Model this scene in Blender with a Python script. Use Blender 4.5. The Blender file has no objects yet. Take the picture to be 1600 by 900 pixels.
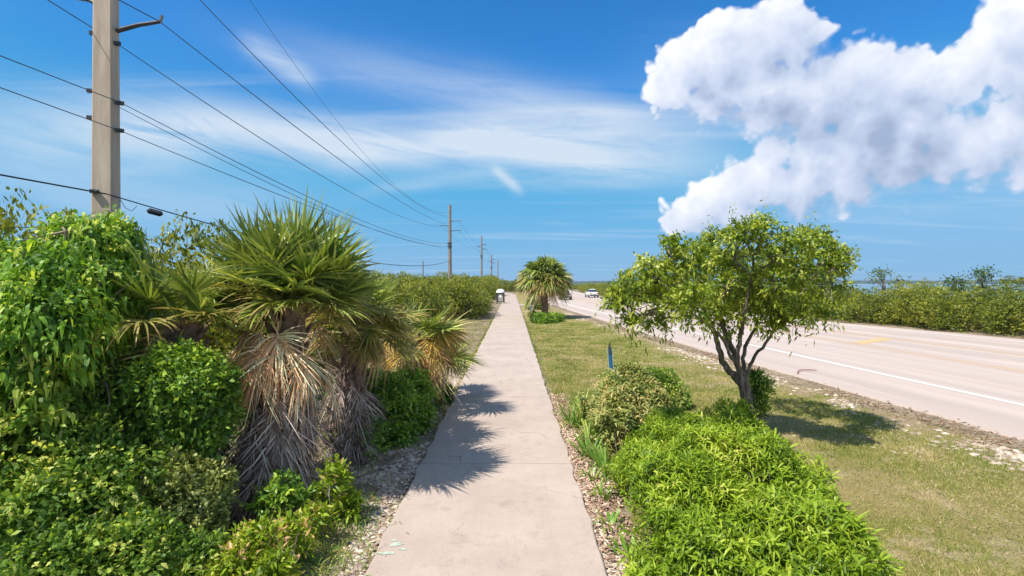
import bpy, math, random
import numpy as np
from mathutils import Vector, Matrix
R = math.radians
scene = bpy.context.scene
COL = scene.collection
HZ = 442.0; CAMZ = 2.6; FPX = 800.0
def W(px, py, d):
    """point of the place seen at (px,py) of the 1600x900 photo, d metres ahead"""
    return np.array([(px-800)/FPX*d, d, CAMZ-(py-HZ)/FPX*d])
# ------------------------------------------------------------------ camera
cam = bpy.data.cameras.new('camera'); camo = bpy.data.objects.new('camera', cam); COL.objects.link(camo)
camo.location = (0, 0, CAMZ); camo.rotation_euler = (R(90), 0, 0)
cam.sensor_width = 36; cam.lens = 18.0; cam.shift_y = -8/1600.0
cam.clip_start = 0.05; cam.clip_end = 60000
scene.camera = camo
# ------------------------------------------------------------------ light
SUND = Vector((-0.55, -0.42, 1.0)).normalized()       # towards the sun
SUN_EL = math.asin(SUND.z); SUN_AZ = math.atan2(SUND.x, SUND.y)
sl = bpy.data.lights.new('sun', 'SUN'); so = bpy.data.objects.new('sun', sl); COL.objects.link(so)
sl.energy = 3.3; sl.angle = R(0.5); sl.color = (1.0, 0.95, 0.86)
so.rotation_euler = SUND.to_track_quat('Z', 'Y').to_euler(); so.location = (0, 0, 60)
scene.view_settings.view_transform = 'Standard'; scene.view_settings.look = 'None'
scene.view_settings.exposure = 1.05; scene.view_settings.gamma = 1.0
scene.view_settings.use_curve_mapping = False
scene.cycles.max_bounces = 5; scene.cycles.diffuse_bounces = 3; scene.cycles.glossy_bounces = 2
scene.cycles.transmission_bounces = 4; scene.cycles.transparent_max_bounces = 4

world = bpy.data.worlds.new("World"); scene.world = world; world.use_nodes = True
wt = world.node_tree; wt.nodes.clear()
class NT:
    def __init__(s, tree): s.t = tree
    def n(s, typ, ins=None, **kw):
        nd = s.t.nodes.new(typ)
        for k, v in kw.items(): setattr(nd, k, v)
        for k, v in (ins or {}).items():
            if isinstance(v, bpy.types.NodeSocket): s.t.links.new(v, nd.inputs[k])
            else: nd.inputs[k].default_value = v
        return nd
    def m(s, op, a, b=0.0, c=0.0, clamp=False):
        nd = s.n('ShaderNodeMath', {0: a, 1: b, 2: c}, operation=op); nd.use_clamp = clamp; return nd.outputs[0]
    def v(s, op, a, b=(0, 0, 0)):
        nd = s.n('ShaderNodeVectorMath', {0: a, 1: b}, operation=op)
        return nd.outputs['Value'] if op in ('DISTANCE', 'DOT_PRODUCT', 'LENGTH') else nd.outputs[0]
    def ss(s, x, a, b):
        nd = s.n('ShaderNodeMapRange', {0: x, 1: a, 2: b, 3: 0.0, 4: 1.0}, interpolation_type='SMOOTHSTEP'); return nd.outputs[0]
    def mix(s, f, a, b, blend='MIX'):
        nd = s.t.nodes.new('ShaderNodeMix'); nd.data_type = 'RGBA'; nd.blend_type = blend
        for i, x in ((0, f), (6, a), (7, b)):
            if isinstance(x, bpy.types.NodeSocket): s.t.links.new(x, nd.inputs[i])
            else: nd.inputs[i].default_value = (tuple(x)+(1,))[:4] if i else x
        return nd.outputs[2]
    def noise(s, vec, scale, detail=4, rough=0.55, dist=0.0):
        return s.n('ShaderNodeTexNoise', {'Vector': vec, 'Scale': scale, 'Detail': detail, 'Roughness': rough, 'Distortion': dist}).outputs[0]
    def ramp(s, x, stops):
        nd = s.n('ShaderNodeValToRGB', {0: x}); cr = nd.color_ramp
        while len(cr.elements) < len(stops): cr.elements.new(0.5)
        for e, (p, c) in zip(cr.elements, stops): e.position = p; e.color = (tuple(c)+(1,))[:4]
        return nd.outputs[0]
def DIR(px, py): return Vector(((px-800)/FPX, 1.0, (HZ-py)/FPX)).normalized()

# cumulus field: clusters of puffs at directions of the sky, as a node group
g = bpy.data.node_groups.new('cumulus_field', 'ShaderNodeTree')
g.interface.new_socket('Dir', in_out='INPUT', socket_type='NodeSocketVector')
g.interface.new_socket('Field', in_out='OUTPUT', socket_type='NodeSocketFloat')
G = NT(g); gi = g.nodes.new('NodeGroupInput'); go = g.nodes.new('NodeGroupOutput')
gd = gi.outputs[0]
puffs = [(1078,110,50),(1130,90,55),(1190,80,55),(1232,66,48),(1056,138,36),(1120,140,60),(1200,150,75),(1280,160,70),
 (1345,125,54),(1350,175,75),(1400,130,45),(1430,150,60),(1420,200,70),(1482,150,45),(1590,50,62),(1560,95,45),(1650,90,100),(1560,200,55),(1530,250,34),(1620,240,50),(1470,235,60),
 (1500,215,60),(1590,210,60),(1215,240,38),(1260,245,50),(1330,245,65),(1400,245,65),(1460,245,50),(1552,245,26),
 (1200,290,45),(1260,290,55),(1330,285,50),(1390,268,42),(1160,300,38),(1110,322,33),(1068,340,30),(1140,330,45),
 (1700,180,90),(1780,120,110),(1850,200,80)]
cur = None
wn = G.n('ShaderNodeTexNoise', {'Vector': gd, 'Scale': 9.0, 'Detail': 3.0, 'Roughness': 0.5})
warp = G.v('SCALE', G.v('SUBTRACT', wn.outputs['Color'], (0.5, 0.5, 0.5))); warp.node.inputs['Scale'].default_value = 0.05
wd = G.v('ADD', gd, warp)
for (x, y, r) in puffs:
    c = DIR(x, y); cs = c.y
    rr = r/FPX*cs**1.5
    dd = G.v('DISTANCE', wd, tuple(c))
    f = G.m('MULTIPLY_ADD', dd, -1.0/0.06, rr/0.06)      # same slope for all puffs
    cur = f if cur is None else G.n('ShaderNodeMath', {0: cur, 1: f, 2: 0.25}, operation='SMOOTH_MAX').outputs[0]
n1 = G.noise(gd, 16, 7, 0.58); 
vo = G.n('ShaderNodeTexVoronoi', {'Vector': wd, 'Scale': 30.0, 'Smoothness': 0.5}, feature='SMOOTH_F1').outputs['Distance']
vo2 = G.n('ShaderNodeTexVoronoi', {'Vector': wd, 'Scale': 75.0, 'Smoothness': 0.4}, feature='SMOOTH_F1').outputs['Distance']
f = G.m('ADD', cur, G.m('MULTIPLY_ADD', n1, 0.60, -0.30+0.34))
f = G.m('ADD', f, G.m('MULTIPLY', G.m('SUBTRACT', 0.42, vo), 0.42))
f = G.m('ADD', f, G.m('MULTIPLY', G.m('SUBTRACT', 0.42, vo2), 0.22))
g.links.new(f, go.inputs[0])

N = NT(wt)
tc = N.n('ShaderNodeTexCoord'); D = tc.outputs['Generated']
sky = N.n('ShaderNodeTexSky', sky_type='NISHITA', sun_disc=False, sun_elevation=SUN_EL, sun_rotation=SUN_AZ,
          altitude=0.0, air_density=1.0, dust_density=0.3, ozone_density=2.2)
skyc = N.n('ShaderNodeHueSaturation', {'Hue': 0.5, 'Saturation': 1.12, 'Value': 1.0, 'Color': sky.outputs[0]}).outputs[0]
skyc = N.mix(1.0, skyc, (0.24, 0.84, 1.20), 'MULTIPLY')
sep = N.n('ShaderNodeSeparateXYZ', {0: D}); X, Y, Z = sep.outputs
# high thin cloud: projected on a high flat layer so that it spreads over the whole sky
zz = N.m('ADD', N.m('MAXIMUM', Z, 0.0), 0.06)
lay = N.n('ShaderNodeCombineXYZ', {0: N.m('DIVIDE', X, zz), 1: N.m('DIVIDE', Y, zz), 2: 0.0}).outputs[0]
tilt = N.m('MULTIPLY_ADD', X, 0.13, Z)
comb = N.n('ShaderNodeCombineXYZ', {0: N.m('MULTIPLY', X, 2.6), 1: N.m('MULTIPLY', tilt, 17.0), 2: N.m('MULTIPLY', Y, 2.6)}).outputs[0]
streak = N.ss(N.noise(comb, 1.5, 6, 0.62, 0.6), 0.10, 0.55)
bend = N.m('MULTIPLY', N.m('SUBTRACT', N.noise(D, 2.6, 2), 0.5), 0.09)
Db = N.v('ADD', D, N.n('ShaderNodeCombineXYZ', {0: 0.0, 1: 0.0, 2: bend}).outputs[0])
def band(px1, py1, px2, py2, wpx, amp, sc=1.0):
    a = DIR(px1, py1); b = DIR(px2, py2); c = (a+b)/2; t = (b-a); L = t.length/2; t.normalize()
    nrm = a.cross(b).normalized(); w = wpx/FPX
    off = N.v('SUBTRACT', Db, tuple(c))
    u = N.v('DOT_PRODUCT', off, tuple(t/L)); v = N.v('DOT_PRODUCT', off, tuple(nrm/w))
    u2 = N.m('MULTIPLY', u, u)
    e = N.m('MULTIPLY_ADD', v, v, N.m('MULTIPLY', u2, u2))
    return N.m('MULTIPLY', N.m('EXPONENT', N.m('MULTIPLY', e, -1.0)), amp)
bands = [(180,182,1040,262,30,1.05), (-60,225,330,215,34,0.55), (420,70,1060,215,30,0.34), (700,170,1120,235,45,0.30),
         (380,60,490,125,14,0.5), (560,290,800,280,12,0.25), (-80,300,500,320,40,0.32), (770,275,815,305,7,0.55), (1000,110,1300,330,60,0.12),
         (1300,330,1750,310,30,0.22)]
cir = None
for b in bands:
    q = band(*b); cir = q if cir is None else N.m('ADD', cir, q)
mp = N.n('ShaderNodeMapping', {'Vector': lay, 'Rotation': (0, 0, R(-20)), 'Scale': (0.25, 1.3, 1)}).outputs[0]
cir = N.m('MULTIPLY', cir, streak)
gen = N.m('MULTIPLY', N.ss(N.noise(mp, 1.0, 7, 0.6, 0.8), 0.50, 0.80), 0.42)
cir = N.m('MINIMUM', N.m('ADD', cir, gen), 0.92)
KC = 6.5
skyc = N.mix(0.85, skyc, (0.225*KC, 0.43*KC, 0.735*KC), 'DARKEN')
hz = N.m('MULTIPLY', N.m('EXPONENT', N.m('MULTIPLY', N.m('ABSOLUTE', Z), -9.0)), 0.8)
skyc = N.mix(hz, skyc, (0.26*KC, 0.50*KC, 0.78*KC))
# broken cloud added only outside the view, to lift the light in the shade
fill_noise = N.noise(lay, 0.55, 6, 0.55, 0.3)
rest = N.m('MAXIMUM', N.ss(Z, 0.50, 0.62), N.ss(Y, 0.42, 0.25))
cum = N.m('MULTIPLY', N.m('MULTIPLY', N.ss(fill_noise, 0.47, 0.58), rest), 0.92)
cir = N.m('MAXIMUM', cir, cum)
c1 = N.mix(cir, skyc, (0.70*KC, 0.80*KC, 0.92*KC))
def field(vec):
    gn = N.n('ShaderNodeGroup'); gn.node_tree = g; wt.links.new(vec, gn.inputs[0]); return gn.outputs[0]
F1 = field(D)
F2 = field(N.v('NORMALIZE', N.v('ADD', D, (-0.022, 0.0, 0.034))))
soft = N.m('MULTIPLY_ADD', N.m('MAXIMUM', N.m('SUBTRACT', F2, F1), 0.0), 1.5, 0.16)
mask = N.n('ShaderNodeMapRange', {0: F1, 1: -0.02, 2: soft, 3: 0.0, 4: 1.0}, interpolation_type='SMOOTHSTEP').outputs[0]
lit = N.m('MULTIPLY', N.m('SUBTRACT', F1, F2), 0.62)
deep = N.ss(F1, 0.1, 1.5)
lit = N.m('SUBTRACT', N.m('ADD', lit, 0.56), N.m('MULTIPLY', deep, 0.45))
lit = N.m('ADD', lit, N.m('MULTIPLY', N.m('SUBTRACT', N.noise(D, 11, 5), 0.5), 0.9))
cc = N.ramp(lit, [(0.0, (0.38*KC/8, 0.47*KC/8, 0.66*KC/8)), (0.36, (0.60*KC/8, 0.69*KC/8, 0.88*KC/8)), (1.0, (1.02*KC/8, 1.04*KC/8, 1.10*KC/8))])
cc = N.mix(1.0, cc, (8, 8, 8), 'MULTIPLY')
c2 = N.mix(N.m('MULTIPLY', mask, 0.97), c1, cc)
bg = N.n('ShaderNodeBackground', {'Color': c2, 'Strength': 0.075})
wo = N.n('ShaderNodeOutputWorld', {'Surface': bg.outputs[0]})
world.cycles.sampling_method = 'MANUAL'; world.cycles.sample_map_resolution = 512

# ------------------------------------------------------------------ materials
def newmat(name):
    m = bpy.data.materials.new(name); m.use_nodes = True; m.node_tree.nodes.clear()
    n = NT(m.node_tree); return m, n
def finish(n, shader, disp=None):
    n.n('ShaderNodeOutputMaterial', {'Surface': shader})
def bsdf(n, col, rough=0.7, spec=0.3, metal=0.0, normal=None):
    i = {'Base Color': (tuple(col)+(1,))[:4] if not isinstance(col, bpy.types.NodeSocket) else col, 'Roughness': rough, 'Metallic': metal, 'Specular IOR Level': spec}
    if normal is not None: i['Normal'] = normal
    return n.n('ShaderNodeBsdfPrincipled', i).outputs[0]
def bump(n, h, strength=0.4, dist=0.02):
    return n.n('ShaderNodeBump', {'Strength': strength, 'Distance': dist, 'Height': h}).outputs[0]
def pos(n): return n.n('ShaderNodeNewGeometry').outputs['Position']
def plain(name, col, rough=0.6, spec=0.3, metal=0.0, var=0.15, scale=6.0):
    m, n = newmat(name); p = n.n('ShaderNodeTexCoord').outputs['Object']
    ns = n.noise(p, scale, 5)
    c = n.mix(n.ss(ns, 0.3, 0.7), tuple(x*(1-var) for x in col), tuple(min(1, x*(1+var)) for x in col))
    finish(n, bsdf(n, c, rough, spec, metal, bump(n, ns, 0.15, 0.01))); return m
LEAFK = 1.42
def leafmat(name, stops, trans=0.35, rough=0.45, tip=None, tipamt=0.0, nscale=1.3, spec=0.35, patch=0.35):
    """leaf colours spread over the single leaves (rnd), patches of growth, and along a leaf (tip)"""
    m, n = newmat(name)
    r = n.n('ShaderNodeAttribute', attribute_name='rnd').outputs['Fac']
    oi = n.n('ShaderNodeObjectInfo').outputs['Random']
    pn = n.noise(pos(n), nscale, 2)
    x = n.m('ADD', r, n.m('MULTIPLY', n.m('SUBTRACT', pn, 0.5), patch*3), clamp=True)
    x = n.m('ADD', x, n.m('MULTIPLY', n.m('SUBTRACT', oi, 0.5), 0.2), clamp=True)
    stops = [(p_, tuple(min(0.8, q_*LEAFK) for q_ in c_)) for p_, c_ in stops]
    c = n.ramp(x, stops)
    if tip:
        s = n.n('ShaderNodeAttribute', attribute_name='along').outputs['Fac']
        c = n.mix(n.m('MULTIPLY', n.ss(s, 0.35, 1.0), tipamt), c, tip)
    b = bsdf(n, c, rough, spec)
    tcx = n.mix(1.0, c, (1.25, 1.15, 0.5), 'MULTIPLY')
    t = n.n('ShaderNodeBsdfTranslucent', {'Color': tcx}).outputs[0]
    mx = n.n('ShaderNodeMixShader', {0: trans, 1: b, 2: t}).outputs[0]
    finish(n, mx); return m
M = {}
M['big_leaf'] = leafmat('broad_leaf', [(0, (0.05,0.11,0.018)), (0.42, (0.11,0.225,0.024)), (0.8, (0.21,0.34,0.03)), (1, (0.44,0.50,0.09))], 0.45, 0.45, spec=0.3, patch=0.6)
M['dark_leaf'] = leafmat('thicket_leaf', [(0, (0.055,0.11,0.018)), (0.5, (0.105,0.19,0.026)), (0.82, (0.24,0.34,0.04)), (1, (0.48,0.50,0.13))], 0.45, 0.5, spec=0.25, patch=0.7)
M['vine_leaf'] = leafmat('vine_leaf', [(0, (0.05,0.11,0.02)), (0.5, (0.14,0.25,0.025)), (1, (0.32,0.42,0.05))], 0.32, 0.4)
M['pale_leaf'] = leafmat('pale_bush_leaf', [(0, (0.12,0.15,0.03)), (0.5, (0.25,0.29,0.07)), (1, (0.45,0.44,0.17))], 0.32, 0.45)
M['hedge_leaf'] = leafmat('mangrove_leaf', [(0, (0.06,0.085,0.012)), (0.5, (0.15,0.18,0.018)), (0.85, (0.25,0.265,0.028)), (1, (0.36,0.33,0.06))], 0.32, 0.42, nscale=0.35, patch=0.5)
M['far_leaf'] = leafmat('far_leaf', [(0, (0.03,0.06,0.02)), (0.5, (0.055,0.10,0.022)), (1, (0.11,0.15,0.03))], 0.2, 0.5, nscale=0.2)
M['tree_leaf'] = leafmat('small_tree_leaf', [(0, (0.08,0.13,0.012)), (0.5, (0.19,0.25,0.02)), (0.85, (0.33,0.37,0.045)), (1, (0.50,0.50,0.16))], 0.42, 0.4)
M['shoot'] = leafmat('strap_leaf', [(0, (0.06,0.11,0.008)), (0.42, (0.16,0.245,0.012)), (0.80, (0.30,0.37,0.03)), (0.94, (0.46,0.44,0.10)), (1, (0.45,0.28,0.13))], 0.36, 0.42, nscale=1.9, spec=0.3, patch=0.35)
M['yellow_strap'] = leafmat('yellowing_strap_leaf', [(0, (0.07,0.11,0.02)), (0.45, (0.16,0.20,0.045)), (0.8, (0.36,0.33,0.11)), (1, (0.52,0.36,0.17))], 0.3, 0.45, nscale=3)
M['lily'] = leafmat('lily_leaf', [(0, (0.06,0.14,0.02)), (0.6, (0.15,0.25,0.035)), (1, (0.30,0.36,0.08))], 0.3, 0.4, tip=(0.5,0.42,0.12), tipamt=0.4)
M['palm'] = leafmat('palm_leaf', [(0, (0.06,0.105,0.018)), (0.5, (0.13,0.19,0.03)), (0.85, (0.25,0.31,0.06)), (1, (0.42,0.44,0.14))], 0.3, 0.4, tip=(0.40,0.34,0.12), tipamt=0.28, spec=0.5, patch=0.15)
M['palm_old'] = leafmat('ageing_palm_leaf', [(0, (0.09,0.12,0.02)), (0.5, (0.20,0.22,0.04)), (1, (0.38,0.32,0.10))], 0.25, 0.45, tip=(0.52,0.31,0.14), tipamt=0.75, patch=0.2)
M['palm_orange'] = leafmat('yellowed_palm_leaf', [(0, (0.22,0.17,0.03)), (0.5, (0.40,0.24,0.05)), (1, (0.52,0.38,0.12))], 0.25, 0.5, tip=(0.55,0.30,0.10), tipamt=0.5, patch=0.2)
M['palm_dead'] = leafmat('dead_palm_leaf', [(0, (0.28,0.13,0.065)), (0.5, (0.62,0.34,0.19)), (1, (0.80,0.56,0.38))], 0.12, 0.7, spec=0.15, patch=0.2)
M['thatch'] = leafmat('grey_thatch', [(0, (0.09,0.058,0.045)), (0.5, (0.26,0.20,0.17)), (1, (0.55,0.47,0.42))], 0.06, 0.85, spec=0.1, nscale=3, patch=0.3)
M['grass'] = leafmat('grass_blade', [(0, (0.08,0.125,0.02)), (0.4, (0.17,0.215,0.035)), (0.75, (0.30,0.26,0.09)), (1, (0.42,0.33,0.18))], 0.25, 0.6, nscale=0.9, patch=0.7, spec=0.15)
M['tall_grass'] = leafmat('tall_grass_blade', [(0, (0.06,0.13,0.02)), (0.6, (0.15,0.24,0.04)), (1, (0.38,0.32,0.10))], 0.3, 0.5)
M['litter'] = leafmat('leaf_litter', [(0, (0.16,0.10,0.07)), (0.5, (0.36,0.235,0.165)), (1, (0.60,0.46,0.36))], 0.05, 0.8, spec=0.1)
M['road_litter'] = leafmat('brown_debris', [(0, (0.10,0.06,0.04)), (0.5, (0.22,0.135,0.09)), (1, (0.36,0.25,0.17))], 0.03, 0.85, spec=0.1)
M['straw'] = leafmat('straw_bits', [(0, (0.12,0.085,0.04)), (0.5, (0.26,0.20,0.10)), (1, (0.42,0.34,0.20))], 0.05, 0.85, spec=0.1)
def barkmat(name, a, b, sc=9, stretch=0.25):
    m, n = newmat(name); p = n.n('ShaderNodeTexCoord').outputs['Object']
    mp = n.n('ShaderNodeMapping', {'Vector': p, 'Scale': (1, 1, stretch)}).outputs[0]
    ns = n.noise(mp, sc, 6, 0.65)
    finish(n, bsdf(n, n.mix(n.ss(ns, 0.3, 0.72), a, b), 0.85, 0.2, 0, bump(n, ns, 0.7, 0.02))); return m
M['bark'] = barkmat('bark', (0.10,0.075,0.055), (0.27,0.22,0.18), 14)
M['twig'] = barkmat('twig_bark', (0.13,0.10,0.07), (0.33,0.27,0.21), 20)
M['palm_bark'] = barkmat('palm_bark', (0.10,0.065,0.05), (0.32,0.23,0.18), 10, 1.5)

def groundmat():
    m, n = newmat('sandy_soil'); p = pos(n)
    a = n.noise(p, 0.5, 5, 0.6); b = n.noise(p, 6, 6, 0.65); c = n.noise(p, 45, 3, 0.6)
    base = n.mix(n.ss(a, 0.35, 0.65), (0.20,0.15,0.095), (0.31,0.245,0.165))
    base = n.mix(n.m('MULTIPLY', n.ss(b, 0.45, 0.75), 0.6), base, (0.44,0.38,0.30))
    base = n.mix(n.m('MULTIPLY', n.ss(c, 0.35, 0.8), 0.45), base, (0.12,0.09,0.06))
    finish(n, bsdf(n, base, 0.95, 0.1, 0, bump(n, n.m('ADD', b, n.m('MULTIPLY', c, 0.4)), 0.6, 0.05))); return m
M['soil'] = groundmat()
def lawnmat():
    m, n = newmat('lawn_turf'); p = pos(n)
    a = n.noise(p, 0.33, 5, 0.65, 0.4); b = n.noise(p, 3.2, 6, 0.7); c = n.noise(p, 40, 4, 0.7); e = n.noise(p, 1.1, 5, 0.7)
    base = n.mix(n.ss(a, 0.38, 0.62), (0.22,0.225,0.045), (0.38,0.29,0.13))
    base = n.mix(n.m('MULTIPLY', n.ss(b, 0.5, 0.72), 0.55), base, (0.46,0.37,0.21))
    base = n.mix(n.m('MULTIPLY', n.ss(e, 0.52, 0.64), 0.8), base, (0.50,0.38,0.24))
    base = n.mix(n.m('MULTIPLY', n.ss(c, 0.35, 0.7), 0.45), base, (0.08,0.085,0.03))
    at = n.n('ShaderNodeAttribute', attribute_name='rnd').outputs['Fac']     # how near the road shoulder
    k = n.ss(n.m('ADD', at, n.m('MULTIPLY', n.m('SUBTRACT', n.noise(p, 1.0, 6, 0.75), 0.5), 1.3)), 0.45, 0.75)
    base = n.mix(n.m('MULTIPLY', k, 0.8), base, n.mix(b, (0.25,0.15,0.095), (0.50,0.38,0.27)))
    finish(n, bsdf(n, base, 0.95, 0.1, 0, bump(n, n.m('ADD', b, c), 0.8, 0.05))); return m
M['lawn'] = lawnmat()
def concretemat():
    m, n = newmat('path_concrete'); p = pos(n)
    oi = n.n('ShaderNodeObjectInfo').outputs['Random']
    a = n.noise(p, 0.9, 5, 0.6); b = n.noise(p, 9, 6, 0.7); c = n.noise(p, 140, 3, 0.6)
    st = n.noise(n.n('ShaderNodeMapping', {'Vector': p, 'Scale': (5.5, 0.28, 1)}).outputs[0], 1.0, 4, 0.6)
    base = n.mix(n.ss(a, 0.3, 0.7), (0.42,0.335,0.28), (0.49,0.40,0.335))
    base = n.mix(n.m('MULTIPLY', n.ss(st, 0.45, 0.75), 0.35), base, (0.385,0.31,0.265))
    base = n.mix(n.m('MULTIPLY', n.ss(b, 0.52, 0.8), 0.45), base, (0.34,0.27,0.225))
    spk = n.ss(c, 0.62, 0.75)
    base = n.mix(n.m('MULTIPLY', spk, 0.45), base, (0.24,0.19,0.16))
    base = n.mix(n.m('MULTIPLY', n.ss(c, 0.40, 0.28), 0.5), base, (0.60,0.53,0.47))
    e_ = n.noise(p, 2.6, 6, 0.75, 0.5)
    base = n.mix(n.m('MULTIPLY', n.ss(e_, 0.50, 0.72), 0.55), base, (0.30,0.235,0.195))
    c3 = n.noise(p, 55, 5, 0.75)
    base = n.mix(n.m('MULTIPLY', n.ss(c3, 0.52, 0.66), 0.45), base, (0.28,0.22,0.18))
    # long weather cracks
    vp = n.v('ADD', p, n.v('MULTIPLY', n.n('ShaderNodeTexNoise', {'Vector': p, 'Scale': 2.0, 'Detail': 4.0}).outputs['Color'], (0.8, 0.8, 0)))
    vd = n.n('ShaderNodeTexVoronoi', {'Vector': vp, 'Scale': 0.42}, feature='DISTANCE_TO_EDGE').outputs['Distance']
    crk = n.m('MULTIPLY', n.ss(vd, 0.006, 0.0015), n.ss(a, 0.5, 0.62))
    base = n.mix(n.m('MULTIPLY', crk, 0.55), base, (0.16,0.12,0.10))
    base = n.mix(n.m('MULTIPLY', oi, 0.10), base, (0.34,0.27,0.22))
    finish(n, bsdf(n, base, 0.9, 0.2, 0, bump(n, n.m('ADD', n.m('MULTIPLY', b, 0.4), c), 0.25, 0.008))); return m
M['concrete'] = concretemat()
def roadmat():
    m, n = newmat('pale_asphalt'); p = pos(n)
    u = n.n('ShaderNodeAttribute', attribute_name='rnd').outputs['Fac']
    sp = n.n('ShaderNodeSeparateXYZ', {0: p})
    cb_ = n.n('ShaderNodeCombineXYZ', {0: n.m('MULTIPLY', u, 13.0), 1: n.m('MULTIPLY', sp.outputs[1], 0.022), 2: 0.0}).outputs[0]
    st = n.noise(cb_, 1.3, 6, 0.65); a = n.noise(p, 0.22, 5, 0.6); c = n.noise(p, 70, 4, 0.7); b = n.noise(p, 2.2, 6, 0.7)
    trk = n.m('POWER', n.m('ABSOLUTE', n.m('SINE', n.m('MULTIPLY', u, 26.0))), 3.0)
    base = n.mix(n.ss(st, 0.35, 0.65), (0.435,0.35,0.305), (0.525,0.43,0.375))
    base = n.mix(n.m('MULTIPLY', trk, 0.22), base, (0.31,0.26,0.245))
    base = n.mix(n.m('MULTIPLY', n.ss(a, 0.5, 0.7), 0.35), base, (0.37,0.315,0.29))
    base = n.mix(n.m('MULTIPLY', n.ss(b, 0.6, 0.78), 0.35), base, (0.29,0.24,0.22))
    base = n.mix(n.m('MULTIPLY', n.ss(c, 0.5, 0.75), 0.35), base, (0.25,0.21,0.20))
    finish(n, bsdf(n, base, 0.9, 0.2, 0, bump(n, c, 0.25, 0.01))); return m
M['road'] = roadmat()
def paintmat(name, col, wear=0.4, under=(0.45,0.38,0.36)):
    m, n = newmat(name); p = pos(n)
    w = n.m('MULTIPLY', n.ss(n.noise(p, 9, 6, 0.75), 0.45, 0.7), wear)
    finish(n, bsdf(n, n.mix(w, col, under), 0.8, 0.2)); return m
M['white_line'] = paintmat('white_road_paint', (0.74,0.70,0.66), 0.35)
M['yellow_line'] = paintmat('yellow_road_paint', (0.58,0.38,0.24), 0.85)
M['yellow_hatch'] = paintmat('worn_yellow_hatching', (0.60,0.38,0.16), 0.95)
M['stone'] = None
def stonemat():
    m, n = newmat('limestone_chip')
    r = n.n('ShaderNodeAttribute', attribute_name='rnd').outputs['Fac']
    ns = n.noise(pos(n), 30, 4)
    c = n.ramp(r, [(0, (0.22,0.16,0.12)), (0.4, (0.42,0.33,0.26)), (0.8, (0.58,0.48,0.39)), (1, (0.72,0.63,0.53))])
    finish(n, bsdf(n, n.mix(n.m('MULTIPLY', ns, 0.3), c, (0.25,0.2,0.16)), 0.9, 0.15, 0, bump(n, ns, 0.3, 0.01))); return m
M['stone'] = stonemat()
def watermat():
    m, n = newmat('sea_water'); p = pos(n)
    w = n.noise(n.n('ShaderNodeMapping', {'Vector': p, 'Scale': (0.1, 0.4, 1)}).outputs[0], 1.0, 5)
    finish(n, bsdf(n, (0.10, 0.20, 0.24), 0.18, 0.5, 0, bump(n, w, 0.25, 0.3))); return m
M['water'] = watermat()
def polemat():
    m, n = newmat('pole_concrete'); p = n.n('ShaderNodeTexCoord').outputs['Object']
    mp = n.n('ShaderNodeMapping', {'Vector': p, 'Scale': (1, 1, 0.12)}).outputs[0]
    a = n.noise(mp, 5, 6, 0.6); b = n.noise(p, 40, 4)
    c = n.mix(n.ss(a, 0.35, 0.7), (0.42,0.33,0.25), (0.56,0.46,0.36))
    c = n.mix(n.m('MULTIPLY', n.ss(b, 0.55, 0.8), 0.3), c, (0.28,0.22,0.17))
    finish(n, bsdf(n, c, 0.9, 0.2, 0, bump(n, b, 0.2, 0.005))); return m
M['pole'] = polemat()
M['far_pole'] = plain('weathered_pole', (0.25,0.21,0.18), 0.9)
M['dark_metal'] = plain('dark_metal', (0.05,0.05,0.06), 0.55, 0.4, 0.3)
M['grey_ins'] = plain('grey_insulator', (0.30,0.31,0.33), 0.4)
M['cable'] = plain('black_cable', (0.02,0.025,0.035), 0.6)
M['alu_cable'] = plain('bare_conductor', (0.07,0.085,0.12), 0.5, 0.4, 0.3)
M['blue'] = plain('blue_plastic', (0.03,0.13,0.22), 0.4, 0.4, 0, 0.25)
M['pale_blue'] = plain('pale_blue_plastic', (0.25,0.42,0.55), 0.4, 0.4, 0, 0.15)
M['teal'] = plain('teal_plastic', (0.16,0.36,0.32), 0.5)
M['red'] = plain('red_plastic', (0.36,0.17,0.15), 0.5)
M['white'] = plain('white_paint', (0.78,0.78,0.76), 0.45, 0.4, 0, 0.04)
M['booth_dark'] = plain('dark_booth_panel', (0.055,0.055,0.05), 0.5)
M['booth_grey'] = plain('grey_booth_door', (0.36,0.34,0.33), 0.5)
M['car_white'] = plain('white_car_paint', (0.72,0.72,0.74), 0.25, 0.6, 0, 0.02)
M['car_brown'] = plain('maroon_car_paint', (0.10,0.045,0.04), 0.25, 0.6, 0, 0.02)
M['glass'] = plain('tinted_glass', (0.015,0.02,0.025), 0.08, 0.8, 0, 0.0)
M['rubber'] = plain('rubber', (0.018,0.018,0.018), 0.85)
M['rim'] = plain('wheel_rim', (0.45,0.45,0.46), 0.3, 0.5, 0.8)
M['lamp_red'] = plain('tail_lamp', (0.45,0.02,0.02), 0.25, 0.5)
M['lamp_clear'] = plain('head_lamp', (0.7,0.7,0.68), 0.15, 0.6)
M['mint'] = plain('mint_spray_paint', (0.42,0.50,0.40), 0.8, 0.2, 0, 0.25, 25)
M['island'] = plain('far_island_woods', (0.035,0.06,0.035), 0.9, 0.1, 0, 0.3, 0.02)

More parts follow.
